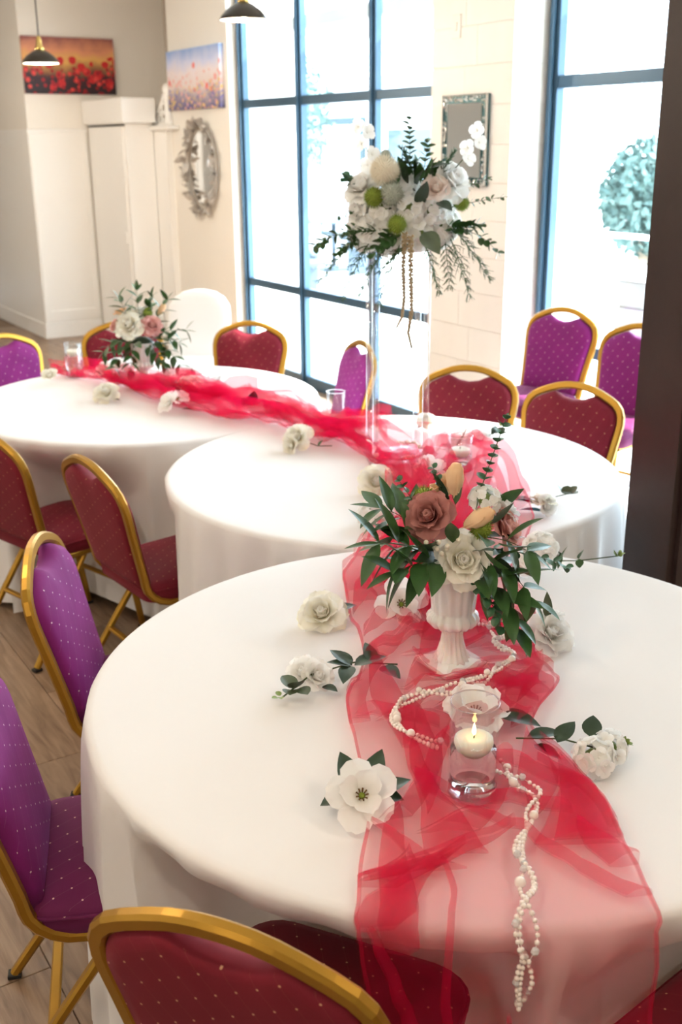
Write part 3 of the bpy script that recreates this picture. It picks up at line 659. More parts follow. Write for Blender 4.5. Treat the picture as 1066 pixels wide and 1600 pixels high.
for i in range(3):
    r_ = random.Random(40 + i); FOLD.append([(f_, r_.random() * 6.28, r_.uniform(.5, 1)) for f_ in (7, 11, 16, 19, 23, 29)])
def skirt_r(ti, phi, z):
    t = max(0.0, (TZ - 0.012 - z) / (TZ - 0.012))
    w_ = sum(a * math.cos(f_ * phi + p) for f_, p, a in FOLD[ti]) / 3.2
    w_ = 1.0 - 2.0 * abs(math.sin(w_ * 1.3 + .3)) if abs(w_) < 9 else 0
    r = TR + 0.006 + t ** 0.55 * (0.004 + (0.040 if ti == 0 else 0.052) * w_)
    k = phi / (2 * PI) * NPHI; i0 = int(math.floor(k)); fr_ = k - i0
    lim = LTAB[ti][i0 % NPHI] * (1 - fr_) + LTAB[ti][(i0 + 1) % NPHI] * fr_
    kk = smooth01((0.75 - z) / 0.22) if lim > 0.74 else smooth01((0.745 - z) / 0.235)
    return r * (1 - kk) + min(r, max(lim, .30)) * kk
CLAB = ['white linen cloth on the large front table', 'white linen cloth on the middle table under the acrylic stand', 'white linen cloth on the far table']
TLAB = ['round folding table under the front white cloth', 'round folding table under the middle white cloth', 'round folding table under the far white cloth']
for ti, (cx, cy) in enumerate(TC):
    T = thing('round_table', TLAB[ti], 'table', at(cx, cy), 'round folding tables')
    MB().lathe([(0, .725), (.745, .725), (.752, .732), (.752, .748), (.745, .754), (0, .754)], 64).obj('tabletop', M['wood_dark'], T)
    for k in range(4):
        a = PI / 4 + k * PI / 2 + .3; MB().tube([(.14 * math.cos(a), .14 * math.sin(a), .725), (.17 * math.cos(a), .17 * math.sin(a), .0)], .014, 8).obj('leg', M['steel'], T, True)
    N = 288; rings = []
    for r in (0.02, .2, .4, .55, .66, .72, .748):
        rings.append([(r * math.cos(2 * PI * j / N), r * math.sin(2 * PI * j / N), TZ) for j in range(N)])
    rings.append([(.758 * math.cos(2 * PI * j / N), .758 * math.sin(2 * PI * j / N), TZ - .0015) for j in range(N)])
    rings.append([(.765 * math.cos(2 * PI * j / N), .765 * math.sin(2 * PI * j / N), TZ - .006) for j in range(N)])
    for k in range(17):
        z = TZ - .014 - (TZ - .014 - .035) * (k / 16) ** 1.15
        rings.append([(skirt_r(ti, 2 * PI * j / N, z) * math.cos(2 * PI * j / N), skirt_r(ti, 2 * PI * j / N, z) * math.sin(2 * PI * j / N), z) for j in range(N)])
    mbc = MB(); mbc.loft(rings[::-1], True, False); mbc.f.append(tuple(range(len(mbc.v) - N, len(mbc.v))))
    tag(mbc.obj('tablecloth', M['cloth'], None, True, at(cx, cy)), CLAB[ti], 'tablecloth', 'round white tablecloths')
ST = TZ + 0.001     # standing height on the linen

# ================================================================== TULLE RUNNER
RL = [(-1.34, 5.071), (-1.064, 4.808), (-0.788, 4.449), (-0.512, 4.155), (-0.248, 3.969), (-0.074, 3.731), (0.084, 3.595), (0.137, 3.246), (0.126, 3.001), (0.071, 2.691), (0.002, 2.536), (0.016, 2.284), (0.048, 2.057), (0.006, 1.867), (0.027, 1.662), (0.039, 1.491), (0.022, 1.370), (0.016, 1.250)]
RR = [(-1.42, 5.20), (-1.187, 5.15), (-0.924, 4.95), (-0.598, 4.62), (-0.291, 4.45), (-0.058, 4.10), (0.145, 3.95), (0.398, 3.80), (0.561, 3.519), (0.549, 2.881), (0.435, 2.548), (0.441, 2.207), (0.412, 2.081), (0.441, 1.951), (0.351, 1.766), (0.428, 1.577), (0.445, 1.380), (0.450, 1.250)]
KEEP = [(0.232, 2.060, 0.085), (0.219, 1.58, 0.06), (0.197, 3.66, 0.13), (-0.891, 4.84, 0.08), (-1.269, 5.10, 0.055), (-0.017, 4.038, 0.055), (0.401, 3.486, 0.055), (-0.529, 4.608, 0.055)]
def np_spline(pts, m):
    P = np.array(pts, float); n = len(P); t = np.linspace(0, n - 1, m); i = np.clip(np.floor(t).astype(int), 0, n - 2); f_ = (t - i)[:, None]
    g = lambda k: P[np.clip(k, 0, n - 1)]
    p0, p1, p2, p3 = g(i - 1), g(i), g(i + 1), g(i + 2)
    return 0.5 * (2 * p1 + (p2 - p0) * f_ + (2 * p0 - 5 * p1 + 4 * p2 - p3) * f_ ** 2 + (3 * p1 - p0 - 3 * p2 + p3) * f_ ** 3)
def vnoise(x, seed):
    """1-D piecewise-linear noise in -1..1"""
    i = np.floor(x).astype(int); f_ = x - i; r_ = np.random.RandomState(seed).uniform(-1, 1, 4096)
    return r_[i % 4096] * (1 - f_) + r_[(i + 1) % 4096] * f_
def vnoise2(x, y, seed):
    r_ = np.random.RandomState(seed).uniform(-1, 1, (256, 256)); i = np.floor(x).astype(int); j = np.floor(y).astype(int); a, b_ = x - i, y - j
    q = lambda p_, k_: r_[p_ % 256, k_ % 256]
    lo = np.where(a + b_ < 1, q(i, j) + a * (q(i + 1, j) - q(i, j)) + b_ * (q(i, j + 1) - q(i, j)), q(i + 1, j + 1) + (1 - a) * (q(i, j + 1) - q(i + 1, j + 1)) + (1 - b_) * (q(i + 1, j) - q(i + 1, j + 1)))
    return lo
MT = 250; MH = 60; NC = 73
def np_poly(pts, m):
    P = np.array(pts, float); n = len(P); t = np.linspace(0, n - 1, m); return np.stack([np.interp(t, np.arange(n), P[:, k]) for k in range(2)], 1)
def tri(x): return 2 * np.abs(2 * (x - np.floor(x + .5))) - 1
def tulle_grid(seed, amp, hang):
    """the runner as one sheet: positions and the direction away from what carries it, row by row along the tables and down the front"""
    Lp = .6 * np_poly(RL, MT) + .4 * np_spline(RL, MT); Rp = .6 * np_poly(RR, MT) + .4 * np_spline(RR, MT)
    row = np.arange(MT + MH); rc = np.clip(row, 0, MT - 1); A_, B_ = Lp[rc], Rp[rc]
    h = np.clip((row - MT + 1) / MH, 0, 1) * hang
    A_ = A_ + np.c_[h * 0.16, h * 0]; B_ = B_ + np.c_[h * 0.02, h * 0]
    v = np.linspace(0, 1, NC)[None, :]; S = (row / 10.0)[:, None]
    g = v + np.sin(PI * v) * .05 * vnoise2(S * .5, v * 3, seed)
    P = A_[:, None, :] + (B_ - A_)[:, None, :] * g[:, :, None]
    pf = np.interp(row, [0, 60, 125, 146, 175, 215, MT - 10, MT, MT + MH], [.8, 1.0, 1.0, .7, .45, .30, .12, .2, .8]) * amp
    hz = pf[:, None] * (.12 + .50 * np.abs(vnoise2(S * .75 + 3, v * 4 + S * .2, seed + 7)) + .55 * np.abs(vnoise2(S * 1.7, v * 7 - S * .3, seed + 8)) + .25 * (tri(v * 5 + vnoise(S[:, 0] * .3, seed + 4)[:, None]) * .5 + .5))
    for x, y, r in KEEP:
        dd = np.hypot(P[:, :, 0] - x, P[:, :, 1] - y); hz = hz * np.clip((dd - r * .6) / (r * .9), 0.0, 1)
    X, Y, Z = P[:, :, 0].copy(), P[:, :, 1].copy(), ST + .003 + hz
    D = np.zeros(P.shape[:2] + (3,)); D[:, :, 2] = 1
    cx, cy = TC[0]
    for i in range(MT - 16, MT + MH):
        for j in range(NC):
            r = math.hypot(X[i, j] - cx, Y[i, j] - cy)
            if h[i] <= 0 and r <= TR - .004: continue
            phi = math.atan2(Y[i, j] - cy, X[i, j] - cx); drop = h[i] + max(0.0, r - TR + .004); zz = ST - drop + (min(hz[i, j], .006) if h[i] <= 0 else 0)
            rr_ = max(skirt_r(0, phi % (2 * PI), zz), TR + .004) + .006 + hz[i, j] * (.8 if drop > .03 else .3)
            X[i, j] = cx + rr_ * math.cos(phi); Y[i, j] = cy + rr_ * math.sin(phi); Z[i, j] = zz; D[i, j] = (math.cos(phi), math.sin(phi), .3 if drop < .03 else 0)
    return np.stack([X, Y, Z], 2), D
def grid_sample(G, u, v):
    u = np.clip(u, 0, G.shape[0] - 1.001); q = np.clip(v, 0, 1) * (NC - 1); q = np.clip(q, 0, NC - 1.001); i = u.astype(int); j = q.astype(int); a = (u - i)[..., None]; b_ = (q - j)[..., None]
    return G[i, j] * (1 - a) * (1 - b_) + G[i + 1, j] * a * (1 - b_) + G[i, j + 1] * (1 - a) * b_ + G[i + 1, j + 1] * a * b_
def sheet(name, P, parent):
    n, m = P.shape[:2]
    return MB().add(P.reshape(-1, 3).tolist(), [(i * m + j, i * m + j + 1, (i + 1) * m + j + 1, (i + 1) * m + j) for i in range(n - 1) for j in range(m - 1)]).obj(name, M['tulle'], parent, True)
run = thing('tulle_runner', 'long crumpled red tulle runner winding over all three tables', 'table runner')
G1, D1 = tulle_grid(11, .085, .56)
sheet('tulle_sheet', G1, run)
G2, _d2 = tulle_grid(29, .17, .1)
G2[:, :, 2] = ST + .004 + np.maximum(0, (G2[:, :, 2] - ST) / .17) ** 1.7 * .075
sheet('tulle_sheet', G2[:152, 14:-14], run)
def pleat(u0, v0, u1, v1, w0, w1, lift=.004, rise=.010, wm=None, bow=0.0):
    """a doubled pleat lying on the sheet, from (row u0, across v0) to (u1, v1)"""
    n = max(8, int(abs(u1 - u0) * 1.2) + 6); t = np.linspace(0, 1, n); wm_ = (w0 + w1) / 2 if wm is None else wm
    w_ = np.interp(t, [0, .5, 1], [w0, wm_, w1]); uc = u0 + (u1 - u0) * t; vc = v0 + (v1 - v0) * t + bow * np.sin(PI * t)
    out = []
    c_ = np.array([-1, -.5, 0, .5, 1])
    for lay in (0, 1):
        V = vc[:, None] + w_[:, None] * c_[None, :] * .5; Uu = np.repeat(uc[:, None], 5, 1)
        P = grid_sample(G1, Uu, V) + grid_sample(D1, Uu, V) * (lift + lay * .004 + rise * lay * (1 - c_ ** 2))[None, :, None]
        out.append(P)
    # close into one flattened tube: over and back
    return np.concatenate([out[0], out[1][:, ::-1]], 1)
rp = random.Random(77); pleats = []
for k in range(54):      # bunched stretch on the far and middle tables
    u = rp.uniform(0, 150); L_ = rp.uniform(10, 34); v = rp.uniform(.08, .92); pleats.append((u, v, u + L_, min(.98, max(.02, v + rp.uniform(-.45, .45))), rp.choice((0.005, .02, .1, .2)), rp.choice((.005, .02, .1, .2)), .004, rp.uniform(.02, .055), rp.uniform(.06, .24), rp.uniform(-.1, .1)))
for k in range(30):      # looser stretch on the front table
    u = rp.uniform(146, 232); L_ = rp.uniform(5, 20); v = rp.uniform(.05, .95); v2 = v + rp.choice((-1, 1)) * rp.uniform(.25, .6)
    pleats.append((u, v, u + L_, min(.98, max(.02, v2)), rp.choice((0.005, .02, .10)), rp.choice((.005, .05, .16, .22)), .004, rp.uniform(.006, .024), rp.uniform(.05, .16), rp.uniform(-.05, .05)))
pleats += [(150, .25, 172, .80, .10, .40, .004, .03, .34), (150, .62, 190, .30, .30, .06, .004, .03, .2), (160, .85, 186, .98, .12, .10, .004, .02, .22), (176, .05, 205, .35, .05, .22, .004, .014, .16),
           (182, .98, 196, .55, .02, .30, .004, .03, .26), (186, .90, 204, .62, .05, .30, .004, .02, .24), (196, .45, 222, .28, .24, .005, .004, .018, .20), (206, .95, 226, .62, .005, .02, .004, .012, .22), (208, .99, 230, .86, .01, .30, .004, .012, .20), (214, .95, 231, .80, .02, .36, .004, .012, .24),
           (216, .30, 243, .97, .01, .10, .004, .010, .08), (222, .02, 236, .30, .01, .12, .004, .010, .05), (205, .10, 250, .14, .03, .12, .004, .010, .10), (196, .28, 232, .34, .06, .20, .004, .016, .12), (232, .30, 304, .32, .01, .12, .004, .012, .05), (246, .05, 309, .40, .02, .16, .004, .014, .10), (262, .50, 309, .42, .01, .26, .004, .014, .10)]
for e_ in (0.0, 1.0):    # the rolled edges
    for a_, b_ in ((0, 80), (80, 150), (150, 215), (215, 309)): pleats.append((a_, e_ * .985 + .0075, b_, e_ * .985 + .0075, .014, .014, .001, .002, .014))
for p_ in pleats: sheet('pleat', pleat(*p_), run)

# ================================================================== FLOWER KIT
def petal_data(L, W, tilt, curl, cup, nu=6, nv=6, ruffle=0.0, base=0.3, seed=0, pointed=0.0):
    """petal from the origin along +Z leaning to +Y; edges cup back to -Y"""
    rnd = random.Random(seed); ph = rnd.random() * 6
    vs, fs = [], []; y = z = 0.0; a = tilt
    for i in range(nv + 1):
        v = i / nv
        if i: a = tilt + curl * v ** 1.6; y += math.sin(a) * L / nv; z += math.cos(a) * L / nv
        prof = base + (1 - base) * math.sin(PI * min(1, v * .68 + .02)) ** .8 if v < .74 else (base + (1 - base) * 1.0) * math.sqrt(max(0.04, 1 - ((v - .70) / .325) ** 2))
        if pointed: prof *= (1 - pointed * max(0, v - .45) / .55)
        for j in range(nu + 1):
            u = -1 + 2 * j / nu; w_ = W * .5 * prof * u; c_ = cup * W * .5 * prof * u * u
            rf = ruffle * v * v * math.sin(u * 5 + ph) * W
            vs.append((w_, y - (c_ - rf) * math.cos(a), z + (c_ - rf) * math.sin(a)))
    for i in range(nv):
        for j in range(nu): q = i * (nu + 1) + j; fs.append((q, q + 1, q + nu + 2, q + nu + 1))
    return vs, fs
_pc = {}
def petal_mesh(key, m):
    k = (key, m.name)
    if k not in _pc: _pc[k] = MB().add(*petal_data(*key[:5], **dict(key[5]))).mesh('petal', m, True)
    return _pc[k]
def bloom_parts(o, rings, m, rnd):
    """rings: (count, L, W, tilt, curl, cup, radius, z, extra)"""
    ph = rnd.random() * 6
    for ri, (n, L, W, ti, cu, cp, rad, z, ex) in enumerate(rings):
        for k in range(n):
            a = ph + 2 * PI * k / n + rnd.uniform(-.12, .12)
            me = petal_mesh((round(L, 4), round(W, 4), ti, cu, cp, tuple(sorted(dict(ex, seed=k % 2).items()))), m)
            link('petal', me, o, Matrix.Rotation(a, 4, 'Z') @ Matrix.Translation((0, rad, z)) @ Matrix.Rotation(rnd.uniform(-.1, .1), 4, 'X') @ Matrix.Scale(rnd.uniform(.93, 1.06), 4))
        ph += 2 * PI / max(n, 1) * .5 + .2
def rose(parent, mw, R, m, name='rose', seed=0, open_=1.0, few=False):
    rnd = random.Random(seed); ex = {'ruffle': .05}
    o = MB().lathe([(0.0, -.42 * R), (.16 * R, -.40 * R), (.30 * R, -.15 * R), (.26 * R, .12 * R), (.16 * R, .34 * R), (.08 * R, .36 * R), (.06 * R, .18 * R)], 12, lobes=3, lobe=[0, 0, 0, .01 * R, .03 * R, .02 * R, 0]).obj(name, m, parent, True, mw)
    b = -.40 * R
    rg = [(3, .80 * R, .62 * R, .05, .10, .75, .10 * R, b, {}), (4, .86 * R, .80 * R, .20, .25, .62, .13 * R, b, {}), (5, .92 * R, .95 * R, .42 * open_, .55, .50, .15 * R, b, ex), (6, 1.02 * R, 1.05 * R, .70 * open_, .85, .36, .16 * R, b, ex), (6, 1.10 * R, 1.10 * R, 1.05 * open_, .90, .24, .16 * R, b - .02 * R, ex)]
    if few: rg = [rg[1], rg[2], rg[3]]
    bloom_parts(o, rg, m, rnd)
    return o
def tulip(parent, mw, L, m, seed=0):
    rnd = random.Random(seed)
    o = MB().lathe([(0, -.02), (.10 * L, .0), (.26 * L, .15 * L), (.30 * L, .42 * L), (.25 * L, .72 * L), (.13 * L, .92 * L), (.03 * L, .95 * L)], 14).obj('tulip', m, parent, True, mw)
    bloom_parts(o, [(3, 1.0 * L, .52 * L, .42, -.75, .55, .06 * L, 0, {'base': .5}), (3, 1.0 * L, .56 * L, .50, -.82, .50, .09 * L, -.01, {'base': .5})], m, rnd)
    return o
def magnolia(parent, mw, R, m, seed=0, n=(3, 5)):
    rnd = random.Random(seed)
    o = MB().ball((0, 0, .05 * R), .10 * R, 10, 6, (1, 1, 1.1)).obj('bloom', M['lime'], parent, True, mw)
    for k in range(9):
        a = 2 * PI * k / 9; MB().tube([(.06 * R * math.cos(a), .06 * R * math.sin(a), .05 * R), (.17 * R * math.cos(a), .17 * R * math.sin(a), .22 * R)], [.012 * R, .026 * R], 5).obj('stamen', M['stamen'], o, True)
    bloom_parts(o, [(n[0], .85 * R, .85 * R, .70, .15, .45, .05 * R, .0, {'ruffle': .05}), (n[1], 1.05 * R, .98 * R, 1.18, .25, .25, .06 * R, -.02 * R, {'ruffle': .07})], m, rnd)
    return o
def floret_mesh(r, m):
    k = ('fl', round(r, 4), m.name)
    if k not in _pc:
        mb = MB()
        for q in range(4):
            d, f_ = petal_data(r, r * 1.05, 1.2, .2, .15, 4, 4, base=.25)
            mt = Matrix.Rotation(q * PI / 2, 4, 'Z'); mb.add([mt @ Vector(p) for p in d], f_)
        mb.ball((0, 0, .04 * r), .12 * r, 6, 4); _pc[k] = mb.mesh('floret', m, True)
    return _pc[k]
def hydrangea(parent, mw, R, m, seed=0, n=22, fr=.42, flat=.8):
    rnd = random.Random(seed)
    o = MB().ball((0, 0, 0), .45 * R, 10, 6, (1, 1, flat)).obj('hydrangea', M['euc_lime'], parent, True, mw)
    me = floret_mesh(R * fr, m)
    for k in range(n):
        zz = 1 - 1.55 * (k + .5) / n; rr = math.sqrt(max(0, 1 - zz * zz)); a = k * 2.39996 + rnd.uniform(-.2, .2)
        d = Vector((rr * math.cos(a), rr * math.sin(a), zz * flat)); link('floret', me, o, aim(d * R * rnd.uniform(.66, .80), d + Vector((0, 0, .15)), rnd.random() * 6))
    return o
def pompon(parent, mw, R, m, name, n=170, spike=.35, seed=0):
    rnd = random.Random(seed); mb = MB().ball((0, 0, 0), R * .72, 12, 8)
    for k in range(n):
        zz = 1 - 2 * (k + .5) / n; rr = math.sqrt(1 - zz * zz); a = k * 2.39996; d = Vector((rr * math.cos(a), rr * math.sin(a), zz)); t = d.orthogonal().normalized() * R * .07; b_ = d.cross(t)
        c = d * R * .62; tp = d * R * rnd.uniform(1 - spike * .4, 1.05); mb.add([c + t, c - t * .5 + b_ * .87, c - t * .5 - b_ * .87, tp], [(0, 1, 3), (1, 2, 3), (2, 0, 3)])
    return mb.obj(name, m, parent, False, mw)
_lc = {}
def leaf_mesh(L, W, m, tipw=.6, arch=.3, fold=.22):
    k = (round(L, 3), round(W, 3), m.name, tipw, arch)
    if k not in _lc: _lc[k] = MB().add(*leaf_data(L, W, fold, arch, 7, tipw)).mesh('leaf', m, True)
    return _lc[k]
def leaf(parent, p, d, L, W, m, roll=0.0, tipw=.6, arch=.3, name='leaf'):
    return link(name, leaf_mesh(L, W, m, tipw, arch), parent, aim(p, d, roll))
def branch(parent, p0, p1, p2, n, L, W, m, name, seed=0, tipw=.6, taper=.5, pair=True, stem_r=.0016, spread=.9, start=.18):
    rnd = random.Random(seed); P = bezier(p0, p1, p2, 14)
    o = MB().tube(P, [stem_r * (1 - .6 * i / 13) for i in range(14)], 6).obj(name, M['stem'], parent, True)
    for k in range(n):
        t = start + (1 - start) * k / max(1, n - 1); q = t * 13; i = min(12, int(q)); pt = P[i].lerp(P[i + 1], q - i); tg = (P[i + 1] - P[i]).normalized()
        side = tg.cross(Vector((0, 0, 1)));
        if side.length < .2: side = tg.cross(Vector((0, 1, 0)))
        side.normalize(); up = side.cross(tg); sc = 1 - taper * t
        rot = rnd.uniform(-.5, .5) + (k % 2) * (1.3 if pair else 0)
        sd = side * math.cos(rot) + up * math.sin(rot)
        Ls = round(L * sc * 12, 2) / 12
        for sg in ((-1, 1) if pair else ((-1) ** k,)):
            d = tg * (1 - spread * .45) + sd * sg * spread + Vector((0, 0, rnd.uniform(-.1, .2)))
            leaf(o, pt, d, L * (.55 + .45 * round(sc * 4) / 4) , W * (.55 + .45 * round(sc * 4) / 4), m, rnd.uniform(-.5, .5), tipw, .3)
    if n: leaf(o, P[-1], P[-1] - P[-2], L * .6, W * .6, m, 0, tipw, .2)
    return o
def fern(parent, p0, d, L, seed=0):
    rnd = random.Random(seed); d = Vector(d).normalized(); mb = MB(); side = d.cross(Vector((0, 0, 1))); side = side.normalized() if side.length > .1 else Vector((1, 0, 0)); up = side.cross(d)
    P = [Vector(p0) + d * L * t + Vector((0, 0, -.25 * L * t * t)) for t in [i / 8 for i in range(9)]]
    mb.tube(P, [.0022 * (1 - .7 * i / 8) for i in range(9)], 5)
    for i in range(1, 9):
        for sg in (-1, 1):
            for q in range(2):
                b_ = P[i]; e = b_ + (d * .7 + side * sg * .8 + up * rnd.uniform(-.6, .6)) * L * .28 * (1 - .08 * i); mb.tube([b_, b_.lerp(e, .5) + Vector((0, 0, .004)), e], [.0016, .0013, .0006], 4)
                for w_ in range(3):
                    c = b_.lerp(e, .35 + .25 * w_); mb.tube([c, c + (d + side * sg * rnd.uniform(-.8, 1.4) + up * rnd.uniform(-.8, .8)) * L * .10], [.0012, .0005], 3)
    return mb.obj('fern_sprig', M['leaf'], parent, True)
def tassel(parent, pts, r, seed=0):
    rnd = random.Random(seed); mb = MB(); mb.tube(pts, .003, 6)
    V = [Vector(p) for p in pts]; tot = 150
    for k in range(tot):
        q = k / tot * (len(V) - 1); i = int(q); p = V[i].lerp(V[i + 1], q - i); a = k * 2.4; rr = r * (1 - .6 * k / tot)
        mb.ball((p.x + rr * .7 * math.cos(a), p.y + rr * .7 * math.sin(a), p.z), rr * .55, 5, 3)
    return mb.obj('amaranth_tassel', M['amaranth'], parent, True)

# ================================================================== MILK GLASS VASES
def vase(x, y, rz, H, label):
    v = thing('milk_glass_vase', label, 'vase', at(x, y, ST + .004, rz), 'white milk glass vases'); k = H / 0.20
    MB().loft([[(sx * a, sy * a, z) for sx, sy in ((-1, -1), (1, -1), (1, 1), (-1, 1))] for a, z in ((.052 * k, 0), (.053 * k, .004 * k), (.052 * k, .010 * k), (.044 * k, .013 * k), (.030 * k, .017 * k))]).obj('foot', M['milk'], v)
    pr = [(.036, .012), (.030, .018), (.024, .030), (.019, .050), (.017, .066), (.018, .076), (.024, .082), (.037, .088), (.043, .097), (.044, .104), (.041, .112), (.0365, .117), (.037, .122), (.0385, .145), (.041, .172), (.0445, .195), (.046, .200), (.043, .199), (.038, .17), (.034, .125), (.01, .12)]
    lo = [.002, .002, .002, .002, .0018, .0015, .001, .0022, .003, .003, .0022, .0008, .0012, .0014, .0014, .0016, .0018, 0, 0, 0, 0]
    MB().lathe([(r * k * 1.15, z * k) for r, z in pr], 96, lobes=16, lobe=[a * k for a in lo]).obj('bowl', M['milk'], v, True)
    return v
vase(0.232, 2.060, .55, .212, 'fluted white milk glass vase on the front table')
vase(-0.891, 4.840, .4, .205, 'white milk glass vase on the far table')

# near arrangement (origin at the vase mouth, x right, y away, z up)
near = thing('flower_arrangement', 'bouquet of ivory, mauve and blush roses with tulips in the front vase', 'flowers', at(0.232, 2.060, ST + .236), 'vase bouquets')
def A(parent, x, y, z, dx, dy, dz, roll=0): return aim((x, y, z), (dx, dy, dz), roll)
MB().ball((0, 0, .005), .042, 14, 8, (1, 1, .8)).obj('foliage_core', M['leaf_dark'], near, True)
rose(near, A(0, .010, -.058, .028, .1, -.85, .42), .052, M['ivory'], 'ivory_rose', 3, .9)
rose(near, A(0, -.058, -.030, .112, -.35, -.75, .55), .047, M['mauve'], 'mauve_rose', 4, 1.0)
rose(near, A(0, .105, .0, .075, .75, -.35, .45), .042, M['blush'], 'blush_rose', 5, .9)
rose(near, A(0, .10, .04, .105, .5, .2, .7), .038, M['white_petal'], 'white_rose', 6, 1.0)
rose(near, A(0, -.02, .055, .14, -.3, .3, .85), .042, M['peach'], 'peach_rose', 7, .9, True)
tulip(near, A(0, -.004, .0, .155, .02, -.12, 1), .062, M['peach'], 1)
tulip(near, A(0, .022, -.045, .098, .75, -.25, .55), .060, M['peach'], 2)
pompon(near, A(0, -.062, .03, .13, 0, 0, 1), .028, M['lime'], 'lime_pompon', seed=1)
pompon(near, A(0, .048, -.035, .085, 0, 0, 1), .028, M['lime'], 'lime_pompon', seed=2)
hydrangea(near, A(0, .062, .025, .125, .2, -.2, 1), .042, M['white_petal'], 4, 26, .30)
pompon(near, A(0, -.018, .05, .165, 0, 0, 1), .013, M['peach'], 'peach_bud', 60, .2, 4)
# greenery
E_ = M['euc']; Lf = M['leaf']
branch(near, (-.02, -.02, .02), (-.10, -.04, .06), (-.155, -.05, .060), 6, .125, .044, Lf, 'ruscus_branch', 1)
branch(near, (-.02, -.03, .02), (-.08, -.07, .03), (-.125, -.09, .015), 6, .120, .044, Lf, 'ruscus_branch', 2)
branch(near, (-.03, .0, .03), (-.10, .02, .10), (-.15, .02, .11), 5, .11, .040, Lf, 'ruscus_branch', 3)
branch(near, (.03, -.02, .02), (.10, -.05, .03), (.150, -.07, -.055), 6, .11, .038, Lf, 'ruscus_branch', 4)
branch(near, (.03, -.02, .0), (.09, -.06, -.02), (.125, -.08, -.115), 7, .11, .038, Lf, 'ruscus_branch', 5)
branch(near, (.03, -.02, .06), (.09, -.06, .08), (.135, -.07, .05), 3, .11, .040, Lf, 'ruscus_branch', 6)
branch(near, (.04, .03, .10), (.07, .05, .19), (.103, .06, .285), 11, .024, .019, E_, 'eucalyptus_branch', 7, 1.5, .35, True)
branch(near, (.05, .0, .03), (.14, -.01, .03), (.225, -.02, -.005), 12, .024, .019, E_, 'eucalyptus_branch', 8, 1.5, .4, True)
branch(near, (.02, -.04, .0), (.06, -.07, -.03), (.088, -.09, -.105), 13, .026, .021, E_, 'eucalyptus_branch', 9, 1.5, .3, True)
branch(near, (-.05, .02, .08), (-.085, .03, .12), (-.112, .03, .165), 7, .018, .014, E_, 'eucalyptus_branch', 10, 1.5, .35, True)
branch(near, (-.02, .02, .10), (-.03, .02, .16), (-.045, .02, .195), 6, .018, .014, E_, 'eucalyptus_branch', 11, 1.5, .4, True)
for k, (p, d, L, W) in enumerate((((-.01, -.05, .06), (-.1, -.5, .8), .085, .03), ((.0, .01, .12), (.1, .3, 1), .09, .024), ((-.015, .01, .12), (-.35, .3, 1), .08, .022), ((.05, -.06, .05), (.3, -.7, -.2), .085, .034), ((.08, -.05, .06), (.7, -.6, .0), .08, .034),
        ((.06, -.01, .09), (.7, -.3, .5), .08, .034), ((.03, -.02, .10), (.2, -.6, .8), .075, .03), ((.08, .03, .10), (.7, .1, .6), .08, .034), ((-.04, -.04, .03), (-.5, -.7, .2), .075, .032), ((.035, -.05, .04), (.4, -.8, .5), .07, .032), ((-.09, .01, .06), (-.9, -.1, .3), .08, .032), ((.075, -.03, .02), (.6, -.6, -.5), .075, .034))):
    leaf(near, p, d, L, W, (Lf, M['leaf_dark'])[k % 3 == 2], k * .7)
for k in range(16):
    a = k * 2.4; MB().ball((-.035 + .045 * math.cos(a) * (k / 16), -.05 + .03 * math.sin(a), .045 + .03 * (k / 16)), .0052, 8, 5).obj('berry', M['cream_pom'], near, True)

# far arrangement
farb = thing('flower_arrangement', 'bouquet of white and pink roses in the far vase', 'flowers', at(-0.891, 4.840, ST + .190), 'vase bouquets')
MB().ball((0, 0, .01), .045, 12, 7, (1.2, 1, .8)).obj('foliage_core', M['leaf_dark'], farb, True)
rose(farb, A(0, -.045, -.04, .105, -.2, -.7, .5), .062, M['ivory'], 'ivory_rose', 13)
rose(farb, A(0, .058, -.04, .10, .3, -.7, .5), .044, M['blush'], 'blush_rose', 14)
rose(farb, A(0, -.11, .0, .095, -.6, -.4, .5), .036, M['blush'], 'blush_rose', 15, .9, True)
rose(farb, A(0, -.09, .02, .15, -.4, 0, .9), .034, M['peach'], 'peach_rose', 16, .9, True)
tulip(farb, A(0, .085, .02, .145, .5, 0, .8), .05, M['peach'], 5)
pompon(farb, A(0, .035, 0, .15, 0, 0, 1), .028, M['lime'], 'lime_pompon', seed=5)
hydrangea(farb, A(0, .0, .03, .15, 0, 0, 1), .035, M['white_petal'], 9, 14, .35)
for k, (p1, p2) in enumerate((((-.06, .0, .16), (-.09, .0, .215)), ((-.01, .01, .17), (-.01, .02, .245)), ((.04, .02, .16), (.05, .03, .215)), ((.08, .02, .14), (.12, .03, .20)), ((-.10, -.02, .06), (-.17, -.03, -.02)), ((-.08, -.04, .04), (-.12, -.05, -.085)), ((-.04, -.06, .02), (-.045, -.07, -.095)), ((.10, -.02, .05), (.17, -.03, .02)), ((.12, -.02, .02), (.19, -.03, -.12)), ((.09, .0, .08), (.20, .0, .07)), ((.07, -.04, -.02), (.10, -.05, -.07)))):
    branch(farb, (p1[0] * .3, p1[1] * .3, .03), p1, p2, 6, .085, .034, Lf, 'ruscus_branch', 30 + k)

